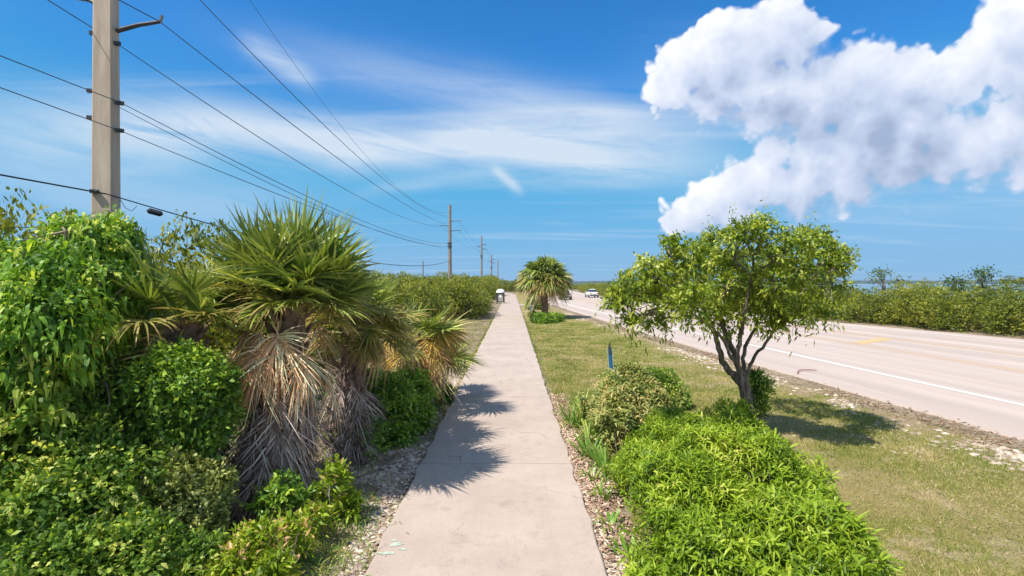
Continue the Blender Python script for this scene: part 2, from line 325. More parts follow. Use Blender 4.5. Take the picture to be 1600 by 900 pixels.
# ------------------------------------------------------------------ mesh helpers
class MB:
    def __init__(s): s.v=[]; s.f=[]; s.nv=0; s.r=[]; s.a=[]; s.mi=[]
    def add(s, verts, faces, rnd=0.5, along=0.0, mat=0):
        verts = np.asarray(verts, dtype=np.float32).reshape(-1,3); n = len(verts)
        faces = np.asarray(faces, dtype=np.int32)
        s.v.append(verts); s.f.append(faces+s.nv); s.nv += n
        s.r.append(np.broadcast_to(np.asarray(rnd, dtype=np.float32), (n,)).copy())
        s.a.append(np.broadcast_to(np.asarray(along, dtype=np.float32), (n,)).copy())
        s.mi.append(np.full(len(faces), mat, dtype=np.int32))
    def mesh(s, name, mats, smooth=False):
        me = bpy.data.meshes.new(name)
        V = np.concatenate(s.v); me.vertices.add(len(V)); me.vertices.foreach_set('co', V.ravel())
        sizes = np.concatenate([np.full(len(f), f.shape[1], dtype=np.int32) for f in s.f])
        loops = np.concatenate([f.ravel() for f in s.f])
        me.loops.add(len(loops)); me.loops.foreach_set('vertex_index', loops)
        me.polygons.add(len(sizes)); st = np.concatenate([[0], np.cumsum(sizes)[:-1]]).astype(np.int32)
        me.polygons.foreach_set('loop_start', st); me.polygons.foreach_set('loop_total', sizes)
        me.polygons.foreach_set('material_index', np.concatenate(s.mi))
        me.polygons.foreach_set('use_smooth', np.full(len(sizes), bool(smooth)))
        for nm, arr in (('rnd', s.r), ('along', s.a)):
            at = me.attributes.new(nm, 'FLOAT', 'POINT'); at.data.foreach_set('value', np.concatenate(arr))
        if not isinstance(mats, (list, tuple)): mats = [mats]
        for m in mats: me.materials.append(m)
        me.update(calc_edges=True); me.validate(); return me
    def build(s, name, mats, parent=None, smooth=False, loc=None, **props):
        return link(name, s.mesh(name, mats, smooth), parent, loc, **props)
def link(name, me, parent=None, loc=None, rot=None, scale=None, **props):
    o = bpy.data.objects.new(name, me); COL.objects.link(o)
    if loc is not None: o.location = [float(x) for x in loc]
    if rot is not None: o.rotation_euler = rot
    if scale is not None: o.scale = (scale,)*3 if np.isscalar(scale) else scale
    if parent is not None: o.parent = parent
    for k, v in props.items(): o[k] = v
    return o
def thing(name, label, cat, loc=(0,0,0), rotz=0.0, group=None):
    o = bpy.data.objects.new(name, None); COL.objects.link(o); o.empty_display_size = 0.3
    o.location = [float(x) for x in loc]; o.rotation_euler = (0,0,rotz); o['label'] = label; o['category'] = cat
    if group: o['group'] = group
    return o
def tag(o, label, cat, group=None, kind=None):
    o['label'] = label; o['category'] = cat
    if group: o['group'] = group
    if kind: o['kind'] = kind
    return o
BOXF = np.array([[0,1,3,2],[4,6,7,5],[0,4,5,1],[2,3,7,6],[0,2,6,4],[1,5,7,3]])
def box(mb, c, s, rz=0.0, top=1.0, mat=0, rnd=0.5):
    v = []
    for z in (-.5,.5):
        k = top if z > 0 else 1.0
        for y in (-.5,.5):
            for x in (-.5,.5): v.append((x*s[0]*k, y*s[1]*k, z*s[2]))
    v = np.array(v); idx = [0,1,2,3,4,5,6,7]
    cz, sz = math.cos(rz), math.sin(rz)
    v = np.stack([v[:,0]*cz-v[:,1]*sz, v[:,0]*sz+v[:,1]*cz, v[:,2]], 1)+np.array(c)
    f = np.array([[0,2,3,1],[4,5,7,6],[0,1,5,4],[2,6,7,3],[0,4,6,2],[1,3,7,5]])
    mb.add(v, f, rnd, 0, mat)
def unit(a): return a/np.maximum(np.linalg.norm(a, axis=-1, keepdims=True), 1e-9)
def tube(mb, P, rad, n=6, mat=0, rnd=0.5, cap=True):
    P = np.asarray(P, float); K = len(P); rad = np.broadcast_to(np.asarray(rad, float), (K,))
    T = unit(np.gradient(P, axis=0)); ref = np.array([0,0,1.0]) if abs(T[0,2]) < 0.9 else np.array([1.0,0,0])
    A = unit(np.cross(T, ref)); B = np.cross(T, A)
    th = np.arange(n)/n*2*np.pi
    V = P[:,None]+rad[:,None,None]*(A[:,None]*np.cos(th)[None,:,None]+B[:,None]*np.sin(th)[None,:,None])
    i = np.arange(K-1)[:,None]*n; j = np.arange(n)[None]; j2 = (j+1)%n
    F = np.stack([i+j, i+j2, i+n+j2, i+n+j], -1).reshape(-1,4)
    mb.add(V.reshape(-1,3), F, rnd, 0, mat)
    if cap and n >= 3:
        for e in (0, K-1):
            c = np.vstack([V[e], P[e]]); ff = np.array([[k, (k+1)%n, n] for k in range(n)])
            mb.add(c, ff, rnd, 0, mat)
def lathe(mb, prof, c=(0,0,0), n=12, mat=0):
    th = np.arange(n)/n*2*np.pi; pr = np.array(prof, float)
    V = np.stack([pr[:,0][:,None]*np.cos(th), pr[:,0][:,None]*np.sin(th), np.repeat(pr[:,1][:,None], n, 1)], -1)+np.array(c)
    K = len(pr); i = np.arange(K-1)[:,None]*n; j = np.arange(n)[None]; j2 = (j+1)%n
    mb.add(V.reshape(-1,3), np.stack([i+j, i+j2, i+n+j2, i+n+j], -1).reshape(-1,4), 0.5, 0, mat)
LEAF = {2: [0.25,1.0,0.06], 3: [0.22,1.0,0.75,0.05], 5: [0.25,0.75,1.0,0.85,0.5,0.05]}
def strips(mb, P, D, Nn, L, Wd, K=2, prof=None, droop=0.0, rnd=None, mat=0, rng=None, fold=0.0):
    """n leaves at once: base P, direction D, surface normal Nn, length L, width Wd; droop bends them down"""
    P = np.asarray(P, float); n = len(P); D = unit(D); S = unit(np.cross(D, Nn)); Nn = np.cross(S, D)
    L = np.broadcast_to(np.asarray(L, float), (n,)); Wd = np.broadcast_to(np.asarray(Wd, float), (n,)); droop = np.broadcast_to(np.asarray(droop, float), (n,))
    prof = prof or LEAF[K]
    s = np.linspace(0, 1, K+1)
    ctr = P[:,None]+D[:,None]*(L[:,None]*s)[:,:,None]
    g_ = (droop*L)[:,None]*s**2
    ctr = ctr.copy(); ctr[:,:,2] -= g_
    # keep length when it hangs
    shr = 1-0.35*np.clip(droop, 0, 1.4)[:,None]*s
    ctr[:,:,:2] = P[:,None,:2]+(ctr[:,:,:2]-P[:,None,:2])*shr[:,:,None]
    hw = (Wd[:,None]*np.array(prof)*0.5)[:,:,None]*S[:,None]
    if rnd is None: rnd = rng.random(n)
    if fold:
        up = Nn[:,None]*(Wd[:,None]*np.array(prof)*fold)[:,:,None]
        V = np.stack([ctr-hw+up, ctr, ctr+hw+up], 2)   # n,K+1,3
        m = 3
    else:
        V = np.stack([ctr-hw, ctr+hw], 2); m = 2
    base = (np.arange(n)*(K+1)*m)[:,None,None]+(np.arange(K)*m)[None,:,None]+np.arange(m-1)[None,None]
    F = np.stack([base, base+1, base+m+1, base+m], -1).reshape(-1,4)
    mb.add(V.reshape(-1,3), F, np.repeat(rnd, (K+1)*m), np.tile(np.repeat(s, m), n), mat)
def rdir(rng, n): return unit(rng.normal(size=(n,3)))

class Noise2:
    def __init__(s, seed, n=64):
        s.g = np.random.default_rng(seed).random((n,n)); s.n = n
    def one(s, x, y):
        xi = np.floor(x).astype(int); yi = np.floor(y).astype(int); fx = x-xi; fy = y-yi
        fx = fx*fx*(3-2*fx); fy = fy*fy*(3-2*fy); n = s.n
        a = s.g[xi%n, yi%n]; b = s.g[(xi+1)%n, yi%n]; c = s.g[xi%n, (yi+1)%n]; d = s.g[(xi+1)%n, (yi+1)%n]
        return (a*(1-fx)+b*fx)*(1-fy)+(c*(1-fx)+d*fx)*fy
    def __call__(s, x, y, sc=1.0, oc=3):
        t = 0; a = 0.5; 
        for o in range(oc): t = t+a*s.one(np.asarray(x)*sc*2**o+17*o, np.asarray(y)*sc*2**o+31*o); a *= 0.5
        return t/(1-0.5**oc)
NZ = Noise2(5); NZ2 = Noise2(9)

# ------------------------------------------------------------------ road and path layout
PX0, PX1 = -1.31, 0.85
LY = [-60, 0, 8.5, 15.6, 23.6, 34, 40, 58, 90, 134, 189, 300, 500, 900, 1600]
LXv = [15, 9.5, 8.5, 7.8, 7.15, 6.4, 6.0, 5.1, 4.6, 6.4, 9.0, 17, 34, 72, 140]
RXv = [44, 28.5, 26.6, 25.0, 23.5, 20.9, 19.9, 17.9, 16.4, 18.0, 20.6, 28.5, 46, 84, 153]
def LX(y): return np.interp(y, LY, LXv)
def RX(y): return np.interp(y, LY, RXv)
def smooth_fn(f):
    def g_(y):
        y = np.asarray(y, float); w = 3+np.abs(y)*0.08
        return (f(y-w)+2*f(y)+f(y+w)+f(y-w/2)*1.5+f(y+w/2)*1.5)/7
    return g_
LX = smooth_fn(LX); RX = smooth_fn(RX)
def PC(y): return -np.maximum(np.asarray(y, float)-104, 0)**2*0.0022      # path bends left far away
def height(x, y):
    x = np.asarray(x, float); y = np.asarray(y, float)
    near = np.clip((60-np.abs(y))/40, 0, 1)
    h = (NZ(x, y, 0.6, 4)-0.5)*0.10*near+(NZ2(x, y, 3.0, 2)-0.5)*0.035*np.clip((24-np.abs(y))/12, 0, 1)
    onp = np.clip(1-np.maximum(PX0+PC(y)-x, x-PX1-PC(y))/0.25, 0, 1)
    h = h*(1-onp)-0.035*(onp > 0.99)
    e = np.clip((LX(y)-x)/0.6, 0, 1)*1.0+np.clip((x-RX(y))/0.6, 0, 1)
    h = h*np.clip(e, 0, 1)
    h = h-0.03
    coast = RX(y)+26+6*np.sin(y*0.02)
    h = h-np.clip((x-coast)/25, 0, 1)*3.0
    return h
def axis(parts): return np.unique(np.round(np.concatenate([np.arange(*p) for p in parts]), 4))
xs = axis([(-4000,-400,600),(-400,-60,40),(-60,-12,3),(-12,-4,0.4),(-4,10,0.13),(10,30,1.0),(30,80,5),(80,301,20),(300,3001,300)])
ys = axis([(-80,0,8),(0,3,0.5),(3,20,0.14),(20,45,0.6),(45,120,3),(120,400,12),(400,1500,60),(1500,3000,300)])
gx, gy = np.meshgrid(xs, ys, indexing='ij')
gz = height(gx, gy)
nx_, ny_ = gx.shape; ii = (np.arange(nx_-1)[:,None]*ny_+np.arange(ny_-1)[None]).ravel()
mb = MB(); mb.add(np.stack([gx,gy,gz],-1).reshape(-1,3), np.stack([ii, ii+ny_, ii+ny_+1, ii+1], -1))
mb.build('ground', M['soil'], smooth=True, kind='structure')
mb = MB(); mb.add([(-25000,-3000,-1.0),(25000,-3000,-1.0),(25000,25000,-1.0),(-25000,25000,-1.0)], [[0,1,2,3]])
mb.build('sea', M['water'], kind='structure')
def sheet(xa, xb, yv, z, nu=2, skirt=False):
    """strip between two x(y) curves"""
    mbx = MB(); yv = np.asarray(yv, float); t = np.linspace(0, 1, nu)
    if skirt: t = np.concatenate([[-0.004], t, [1.004]]); nu += 2
    a = xa(yv); b = xb(yv); Xg = a[:,None]*(1-t)+b[:,None]*t; Yg = np.repeat(yv[:,None], nu, 1)
    Zg = z(Xg, Yg) if callable(z) else np.full_like(Xg, z)
    if skirt: Zg = Zg.copy(); Zg[:,0] -= 0.12; Zg[:,-1] -= 0.12
    i = (np.arange(len(yv)-1)[:,None]*nu+np.arange(nu-1)[None]).ravel()
    mbx.add(np.stack([Xg,Yg,Zg],-1).reshape(-1,3), np.stack([i, i+1, i+nu+1, i+nu], -1)); return mbx
ry = np.concatenate([np.arange(-60, 60, 1.0), np.arange(60, 300, 4), np.arange(300, 1601, 25)])
def roadz(x, y): return 0.0*x+0.012
edge_n = lambda y, s: (NZ(y, y*0+s, 1.4, 3)-0.5)*0.22
rm_ = sheet(lambda y: LX(y)+edge_n(y, 3), lambda y: RX(y)+edge_n(y, 8), ry, roadz, 4, True)
rm_.r[0] = np.tile(np.array([0,0,1/3,2/3,1,1], dtype=np.float32), len(ry))
rd = rm_.build('road', M['road'], kind='structure')
# lawn between path and road
def lawnL(y): return PX1+0.12+PC(y)+(NZ(y, y*0, 1.2, 3)-0.5)*0.5+0.35*np.clip((9.5-y)/3, 0, 1)
def lawnR(y): return LX(y)-0.25-(NZ(y, y*0+5, 0.9, 3))*0.9
ly = np.concatenate([np.arange(1.5, 30, 0.15), np.arange(30, 130, 1.0)])
ly = ly[(ly < 130)]
lm = sheet(lawnL, lawnR, ly, lambda x, y: height(x, y)+0.012, 50)
vv = lm.v[0]; lm.r[0] = np.clip(1.05-(LX(vv[:,1])-vv[:,0])/2.6, 0, 1).astype(np.float32)
ln_ = lm.build('lawn', M['lawn'], smooth=True, kind='structure')
# path: joined slabs of concrete over a dark bed
py_ = [-1.3]+[11.6+4.3*k for k in range(-2, 32)]
pbed = sheet(lambda y: PX0+0.03+PC(y), lambda y: PX1-0.03+PC(y), np.concatenate([np.arange(-3,104,2.0), np.arange(104,149,2.0)]), -0.004)
path = pbed.build('path', M['soil'], kind='structure')
for a, b in zip(py_[:-1], py_[1:]):
    yv = np.linspace(a+0.006, b-0.006, 26); mb = MB()
    l = PX0+PC(yv)+(NZ(yv, yv*0, 2.5, 3)-0.5)*0.09; r = PX1+PC(yv)+(NZ(yv, yv*0+9, 2.5, 3)-0.5)*0.09
    K = len(yv); o = np.ones(K)
    rows = [np.stack([l,yv,-0.06*o],1), np.stack([l,yv,0.012*o],1), np.stack([l+0.015,yv,0.022*o],1), np.stack([r-0.015,yv,0.022*o],1), np.stack([r,yv,0.012*o],1), np.stack([r,yv,-0.06*o],1)]
    V = np.stack(rows, 1).reshape(-1,3); i = (np.arange(K-1)[:,None]*6+np.arange(5)[None]).ravel()
    mb.add(V, np.stack([i, i+1, i+7, i+6], -1)); mb.add(V[:6], [[5,4,3,2,1,0][0:4][::-1]]) ; mb.build('slab', M['concrete'], path)
# crossing from path to road
sheet(lambda y: PX1+0.01+0*y, lambda y: LX(y)+0.05, np.linspace(58.2, 62.5, 4), 0.02, 3).build('side_path', M['concrete'], kind='structure')
# paint on the path
rng = np.random.default_rng(3)
mb = MB()
for (cx, cy, rx, ry2) in ((-1.14,5.05,0.06,0.04),(-1.19,4.88,0.08,0.022),(-1.06,4.95,0.04,0.018),(-1.18,5.12,0.03,0.014)):
    th = np.linspace(0, 2*np.pi, 15)[:-1]; rr = 1+0.35*rng.normal(size=14)*0.6
    V = np.stack([cx+rx*rr*np.cos(th), cy+ry2*rr*np.sin(th), np.full(14, 0.0265)], 1)
    V = np.vstack([V, [[cx,cy,0.0265]]]); mb.add(V, [[k,(k+1)%14,14] for k in range(14)])
mb.build('paint_mark', M['mint'], path)
# road markings, children of the road
def line(off, w, y0, y1, mat, z=0.017, name='painted_line', ref=LX):
    yv = ry[(ry >= y0) & (ry <= y1)]; f_ = off if callable(off) else (lambda y: off+0*y)
    return sheet(lambda y: ref(y)+f_(y)-w/2, lambda y: ref(y)+f_(y)+w/2, yv, z).build(name, mat, rd)
nar = lambda y, a, b: np.interp(y, [10, 60, 130], [a, (a+b)/2, b])
line(lambda y: np.interp(y, [0,20,90], [2.45,2.65,1.3]), 0.16, -50, 700, M['white_line'])
line(lambda y: np.interp(y, [10,25,60,120], [6.85,7.1,5.6,5.4]), 0.14, -50, 500, M['yellow_line'])
line(lambda y: np.interp(y, [10,25,60,120], [7.15,7.4,5.9,5.7]), 0.14, -50, 500, M['yellow_line'])
line(lambda y: np.interp(y, [10,18,30,60,120], [10.3,10.6,9.9,6.6,6.0]), 0.14, -50, 500, M['yellow_line'])
line(lambda y: np.interp(y, [10,18,30,60,120], [10.6,10.9,10.2,6.9,6.3]), 0.14, -50, 500, M['yellow_line'])
line(-1.3, 0.16, -50, 700, M['white_line'], ref=RX)
for k, yc in enumerate((22.5, 36.0, 50.0, 8.0)):
    a = float(LX(yc))+7.6; b = float(LX(yc))+float(np.interp(yc, [10,18,30,60], [10.1,10.4,9.7,6.4]))
    if b-a < 0.4: continue
    mb = MB(); mb.add([(a,yc-0.9,0.018),(a,yc-0.2,0.018),(b,yc+1.6,0.018),(b,yc+0.9,0.018)], [[0,3,2,1]]); mb.build('hatch_mark', M['yellow_hatch'], rd)

# far islands
rng = np.random.default_rng(11)
def island(name, x0, x1, y, hmax, dz, seed):
    xs_ = np.linspace(x0, x1, 160); t = (xs_-x0)/(x1-x0); env = np.clip(np.minimum(t, 1-t)*9, 0, 1)**0.6
    h = hmax*env*(0.45+0.55*NZ(xs_, xs_*0+seed, 0.004, 5)+0.12*NZ2(xs_, xs_*0, 0.03, 2))
    mbx = MB(); o = np.ones(160)
    rows = [np.stack([xs_,y-dz*o,-1.2*o],1), np.stack([xs_,y-dz*0.6*o,-1.0+h*0.7],1), np.stack([xs_,y*o,-1.0+h],1), np.stack([xs_,y+dz*o,-1.2*o],1)]
    V = np.stack(rows,1).reshape(-1,3); i = (np.arange(159)[:,None]*4+np.arange(3)[None]).ravel()
    mbx.add(V, np.stack([i,i+4,i+5,i+1],-1)); mbx.build(name, M['island'], smooth=True, kind='structure')
island('far_shore', 150, 1500, 2300, 16, 150, 1)
island('far_shore', 900, 2900, 2450, 20, 200, 2)
island('far_shore', 1700, 3600, 2000, 19, 150, 3)
island('far_shore', -3200, 500, 3300, 22, 200, 4)

# ------------------------------------------------------------------ plants
def ell_points(rng, blobs, n, lo=0.72, hi=1.03, upb=0.25, zmin=0.02):
    """points near the skin of a set of ellipsoids, few inside; returns points and outward directions"""
    C = np.array([b[0] for b in blobs], float); Rr = np.array([b[1] for b in blobs], float)
    w = Rr.prod(1)**(2/3); out = []; dirs = []; need = n
    while need > 0:
        m = int(need*1.7)+50
        k = rng.choice(len(blobs), m, p=w/w.sum()); u = rng.normal(size=(m,3)); u[:,2] += upb; u = unit(u)
        rr = lo+(hi-lo)*rng.random(m)**0.7; rr *= 1+0.14*np.sin(u[:,0]*7+k)*np.cos(u[:,1]*6+k*2)+0.10*np.sin(u[:,2]*9+k)
        p = C[k]+u*Rr[k]*rr[:,None]
        q = (p[:,None]-C[None])/Rr[None]; dd = (q**2).sum(-1); inside = (dd < 0.42).any(1)
        ok = (p[:,2] > zmin) & (~inside)
        p = p[ok]; u = u[ok]; out.append(p[:need]); dirs.append(u[:need]); need -= len(p[:need])
    return np.concatenate(out), np.concatenate(dirs)
def foliage(mb, rng, blobs, nclump, per, L, Wd, spread, K=2, droop=0.2, up=0.3, hang=0.0, fold=0.0, inner=0.15, clumprnd=0.35, upb=0.25, lo=0.72):
    P, U = ell_points(rng, blobs, nclump, upb=upb, lo=lo)
    cr = rng.random(nclump)
    Pk = np.repeat(P, per, 0); Uk = np.repeat(U, per, 0); n = len(Pk)
    tw = unit(U*0.7+rdir(rng, nclump)*0.8+np.array([0,0,up*0.8])); tl = spread*(1.6+2.2*rng.random(nclump))
    sq = np.tile((np.arange(per)+0.5)/per, nclump); tk = np.repeat(tw, per, 0); lk = np.repeat(tl, per)
    Pk = Pk+tk*(lk*(sq-0.5))[:,None]+rng.normal(size=(n,3))*spread*0.28
    Pk[:,2] -= lk*sq**2*0.35
    strips(mb, P-tw*(tl*0.6)[:,None], tw, rdir(rng, nclump), tl*1.15, 0.006, 2, prof=[1,0.8,0.4], droop=0.25, rnd=np.full(nclump, 0.35))
    if hang: Pk[:,2] -= np.abs(rng.normal(size=n))*hang
    Dd = unit(tk*0.75+Uk*0.25+rdir(rng, n)*0.85+np.array([0,0,up*0.6]))
    Nn = unit(Uk*0.5+rdir(rng, n)*0.75+np.array([0,0,0.7]))
    rn = np.clip(0.5+(np.repeat(cr, per)-0.5)*clumprnd*2+(rng.random(n)-0.5)*(1-clumprnd)*1.2, 0, 1)
    strips(mb, Pk, Dd, Nn, L*(0.6+0.7*rng.random(n)), Wd*(0.7+0.6*rng.random(n)), K, droop=droop*(0.4+1.2*rng.random(n)), rnd=rn, fold=fold)
    ni = int(n*inner)
    if ni:
        C = np.array([b[0] for b in blobs], float); Rr = np.array([b[1] for b in blobs], float)
        k = rng.choice(len(blobs), ni); Q = C[k]+rdir(rng, ni)*Rr[k]*(rng.random(ni)**0.5*0.7)[:,None]; Q[:,2] = np.maximum(Q[:,2], 0.05)
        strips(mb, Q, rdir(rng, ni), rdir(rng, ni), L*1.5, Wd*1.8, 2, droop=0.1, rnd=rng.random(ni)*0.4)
    return P
def limb(mb, a, b, r0, r1, rng, wob=0.12, n=7, k=7, sag=0.0):
    a = np.asarray(a, float); b = np.asarray(b, float); t = np.linspace(0, 1, k)[:,None]
    L = np.linalg.norm(b-a); off = rng.normal(size=(k,3))*wob*L*0.25*np.sin(t*np.pi)
    P = a*(1-t)+b*t+off; P[:,2] += sag*L*np.sin(t[:,0]*np.pi)
    tube(mb, P, np.linspace(r0, r1, k), n); return P
def plant(name, label, cat, base, blobs, mats, nclump, per, L, Wd, spread, seed, group=None, stems=7, stemr=0.02, twigs=60, leafname='foliage', stemname='branches', **kw):
    """a shrub: stems from the base, twigs to leaf clumps, leaves"""
    rng = np.random.default_rng(seed); base = np.array(base, float)
    t = thing(name, label, cat, base, 0, group)
    bl = [(np.array(c)-base, r if np.ndim(r) else (r, r, r)) for c, r in blobs]
    mb = MB(); P = foliage(mb, rng, bl, nclump, per, L, Wd, spread, **kw)
    mb.build(leafname, mats, t)
    mb = MB(); big = [b for b in bl]
    for i in range(stems):
        c = big[i % len(big)][0]; s0 = np.array([rng.normal()*0.08, rng.normal()*0.08, -0.05])
        end = c+rng.normal(size=3)*0.15
        Q = limb(mb, s0, end, stemr, stemr*0.5, rng, 0.25, 5)
        for j in range(max(1, twigs//stems)):
            d2 = np.linalg.norm(P-end, axis=1); cand = np.argsort(d2)[:max(10, len(P)//max(1,len(big)))]
            q = P[rng.choice(cand)]; a = Q[rng.integers(3, len(Q))]
            limb(mb, a, q, stemr*0.4, stemr*0.12, rng, 0.3, 4, 4)
    mb.build(stemname, M['twig'], t)
    return t
def PB(px, py, d, r, sq=1.0, dy=1.0):
    rr = r/FPX*d; return (W(px, py, d), (rr, rr*dy, rr*sq))

# ---- the hedge shrubs: six built, then copied
def hedge_shrub(seed, w=2.0, h=2.9, ncl=1500, per=7, L=0.10, Wd=0.045, mat='hedge_leaf', sp=0.10):
    rng = np.random.default_rng(seed); bl = []
    for i in range(11):
        a = rng.random()*6.28; r = rng.random()**0.6*w*0.75; rr = w*(0.34+0.2*rng.random())
        z = h*(0.22+0.5*rng.random())*(1.05-0.35*r/w)
        bl.append((np.array([math.cos(a)*r, math.sin(a)*r, z]), (rr, rr, min(rr*1.05, h-z+0.1))))
    for i in range(5):
        a = i/5*6.28; bl.append((np.array([math.cos(a)*w*0.7, math.sin(a)*w*0.7, h*0.25]), (w*0.4, w*0.4, h*0.3)))
    mb = MB(); P = foliage(mb, rng, bl, ncl, per, L, Wd, sp, 2, droop=0.15, up=0.5, inner=0.2, clumprnd=0.5)
    fm = mb.mesh('foliage', M[mat]); mb = MB()
    for i in range(9):
        q = P[rng.integers(len(P))]*0.85; limb(mb, [rng.normal()*0.2, rng.normal()*0.2, -0.05], q, 0.04, 0.012, rng, 0.3, 5)
    for i in range(26):   # shoots that stand above the outline
        q = P[rng.integers(len(P))]
        if q[2] > h*0.55: limb(mb, q*0.9, q+[rng.normal()*0.12, rng.normal()*0.12, 0.25*rng.random()], 0.008, 0.003, rng, 0.2, 3, 3)
    return fm, mb.mesh('branches', M['twig'])
HS = [hedge_shrub(100+i) for i in range(6)]
def put_hedge(x, y, sc, hs, label, group, rng, name='shrub', cat='shrub', var=None):
    fm, bm = HS[var if var is not None else rng.integers(len(HS))]
    t = thing(name, label, cat, (x, y, -0.05), rng.random()*6.28, group); t.scale = (sc, sc, sc*hs)
    link('foliage', fm, t); link('branches', bm, t); return t
rng = np.random.default_rng(77)
LABL = 'olive green shrub in the dense thicket along the left side of the path'
GL = 'shrubs of the thicket left of the path'
# left thicket beyond the clearing (front edge follows the photo), several rows deep
for y in np.arange(36, 104, 3.1):
    e = float(np.interp(y, [36,40,50,60,64,76,80,104], [-2.6,-2.0,-2.6,-4.2,-4.6,-4.4,-3.0,-2.8]))
    for k, dx in enumerate((1.7, 4.6, 7.8)):
        s = 0.98+0.2*rng.random()
        put_hedge(e-dx+rng.normal()*0.25, y+rng.normal()*0.5, s*1.02, 0.98+0.002*(y-36)+0.05*k, LABL, GL, rng)
for y, x0 in ((31.5,-5.2),(28.2,-7.0),(24.5,-7.8),(20.8,-7.9),(17.4,-7.7),(14.3,-7.4)):
    for k in range(3):
        put_hedge(x0-k*2.9+rng.normal()*0.3, y+rng.normal()*0.4+k*0.6, 1.02+0.15*rng.random(), 1.05+0.06*k, LABL, GL, rng)
for (x, y) in ((-6.2,11.6),(-8.9,12.0),(-11.5,12.6),(-7.9,9.9),(-10.6,9.6),(-13.5,10.5),(-13.0,15.0),(-16.5,13.0)):
    put_hedge(x, y, 1.05+0.1*rng.random(), 1.28, LABL, GL, rng)
# far woods
for i in range(26):
    y = 106+i*7.0; 
    for k in range(2):
        put_hedge(-6.5-0.02*(y-106)**1.25-k*6+rng.normal(), y, 1.7+0.3*rng.random(), 0.84+0.1*rng.random(), 'dark shrub of the distant wood where the path bends left', 'shrubs of the distant wood', rng)
for (x, y, s) in ((0.5,150,1.5),(3.4,156,1.3),(-2.5,152,1.6),(6.0,170,1.3),(2,178,1.6)):
    put_hedge(x, y, s, 0.9, 'shrub behind the far bend of the path left of the road', 'shrubs behind the path bend', rng)
# hedge across the road
LR = 'olive green shrub in the hedge on the far side of the road'; GR = 'shrubs of the hedge across the road'
y = 13.0
while y < 150:
    x = float(RX(y))
    step = 2.7+y*0.012
    for k, dx in enumerate((2.9, 6.2)):
        hs = (0.88 if y < 60 else 0.8)*(1+0.08*rng.normal())
        if 35.5 < y < 38.5: hs = 0.72
        put_hedge(x+dx+rng.normal()*0.2, y+rng.normal()*0.3, 1.05+0.1*rng.random(), hs, LR, GR, rng)
    y += step
for i in range(14):
    y = 155+i*16; put_hedge(float(RX(y))+6+rng.normal(), y, 1.7+0.3*rng.random(), 0.42, LR, GR, rng)

# low round trees sticking out above the far hedge
def bare_tree(x, y, h, label, seed, w=1.2, leaves=260, name='sparse_tree'):
    rng = np.random.default_rng(seed); t = thing(name, label, 'tree', (x, y, 0))
    mb = MB(); P = limb(mb, (0,0,0), (0.15,0,h*0.7), 0.09, 0.05, rng, 0.1, 6)
    tips = []
    for i in range(7):
        a = rng.random()*6.28; e = np.array([math.cos(a)*w*(0.3+0.7*rng.random()), math.sin(a)*w*0.8, h*(0.82+0.18*rng.random())])
        limb(mb, P[4+i%3], e, 0.035, 0.012, rng, 0.3, 4); tips.append(e)
    mb.build('trunk', M['bark'], t); mb = MB()
    tips = np.array(tips); q = np.repeat(tips, leaves//7, 0); n = len(q); q = q+rng.normal(size=(n,3))*np.array([0.26,0.26,0.16])
    strips(mb, q, rdir(rng, n), rdir(rng, n)+[0,0,.5], 0.16, 0.07, 2, rng=rng); mb.build('crown', M['far_leaf'], t)
bare_tree(24.6, 34.0, 3.45, 'thin wispy tree with open crown above the hedge across the road', 1, 0.6, 260)
bare_tree(26.2, 34.5, 3.05, 'smaller wispy tree just right of the thin open one above the hedge', 2, 0.3, 110)
bare_tree(25.8, 30.0, 2.85, 'short bushy tree top poking over the middle of the far hedge', 3, 0.25, 300)
bare_tree(27.6, 30.2, 3.4, 'dark round-topped tree above the right part of the far hedge', 4, 0.32, 330)

# ---- palms
def frond_mesh(seed, elev, mats, droop=0.5, lp=0.48, lf=0.64, n=44, arc=140, width=0.036, curl=0.0, pet_r=0.012, name='frond', ragged=0.12):
    rng = np.random.default_rng(seed); e = R(elev)
    k = 6; t = np.linspace(0, 1, k)
    Pt = np.stack([lp*t*math.cos(e), 0*t, lp*t*math.sin(e)-0.12*lp*t**2*(1 if elev > -40 else 0)], 1)
    mb = MB(); tube(mb, Pt, np.linspace(pet_r*1.5, pet_r, k), 4, rnd=0.6)
    T = unit(Pt[-1]-Pt[-2]); S = np.array([0,1.0,0]); U = np.cross(T, S); U = U if U[2] >= 0 or elev < -60 else -U
    a = np.linspace(-R(arc), R(arc), n)+rng.normal(size=n)*0.02
    co = 0.22*(1-np.abs(a)/R(arc))
    base = Pt[-1]+T*co[:,None]-np.array([0,0,1])*(co**2*1.2)[:,None]
    Dd = np.cos(a)[:,None]*T+np.sin(a)[:,None]*S+U*(0.22*np.abs(np.sin(a))+0.05)[:,None]
    Dd += rng.normal(size=Dd.shape)*0.035*(1+curl)
    L = lf*(0.62+0.38*np.cos(a*0.5)**1.0)*(1+ragged*rng.normal(size=n))
    Nn = U+np.where(np.arange(n)%2 == 0, 1, -1)[:,None]*0.55*np.cross(unit(Dd), U)
    strips(mb, base, Dd, Nn, L, width, 5, prof=[0.3,0.85,1.0,0.75,0.42,0.04], droop=droop*(0.6+0.8*rng.random(n)), rnd=rng.random(n))
    return mb.mesh(name, mats)
FG = {}   # green fronds by lift angle
for el, dr in ((82,0.03),(66,0.08),(48,0.13),(30,0.2),(12,0.27),(-8,0.28),(-26,0.25)):
    FG[el] = [frond_mesh(200+el*3+i, el, M['palm'], dr) for i in range(2)]
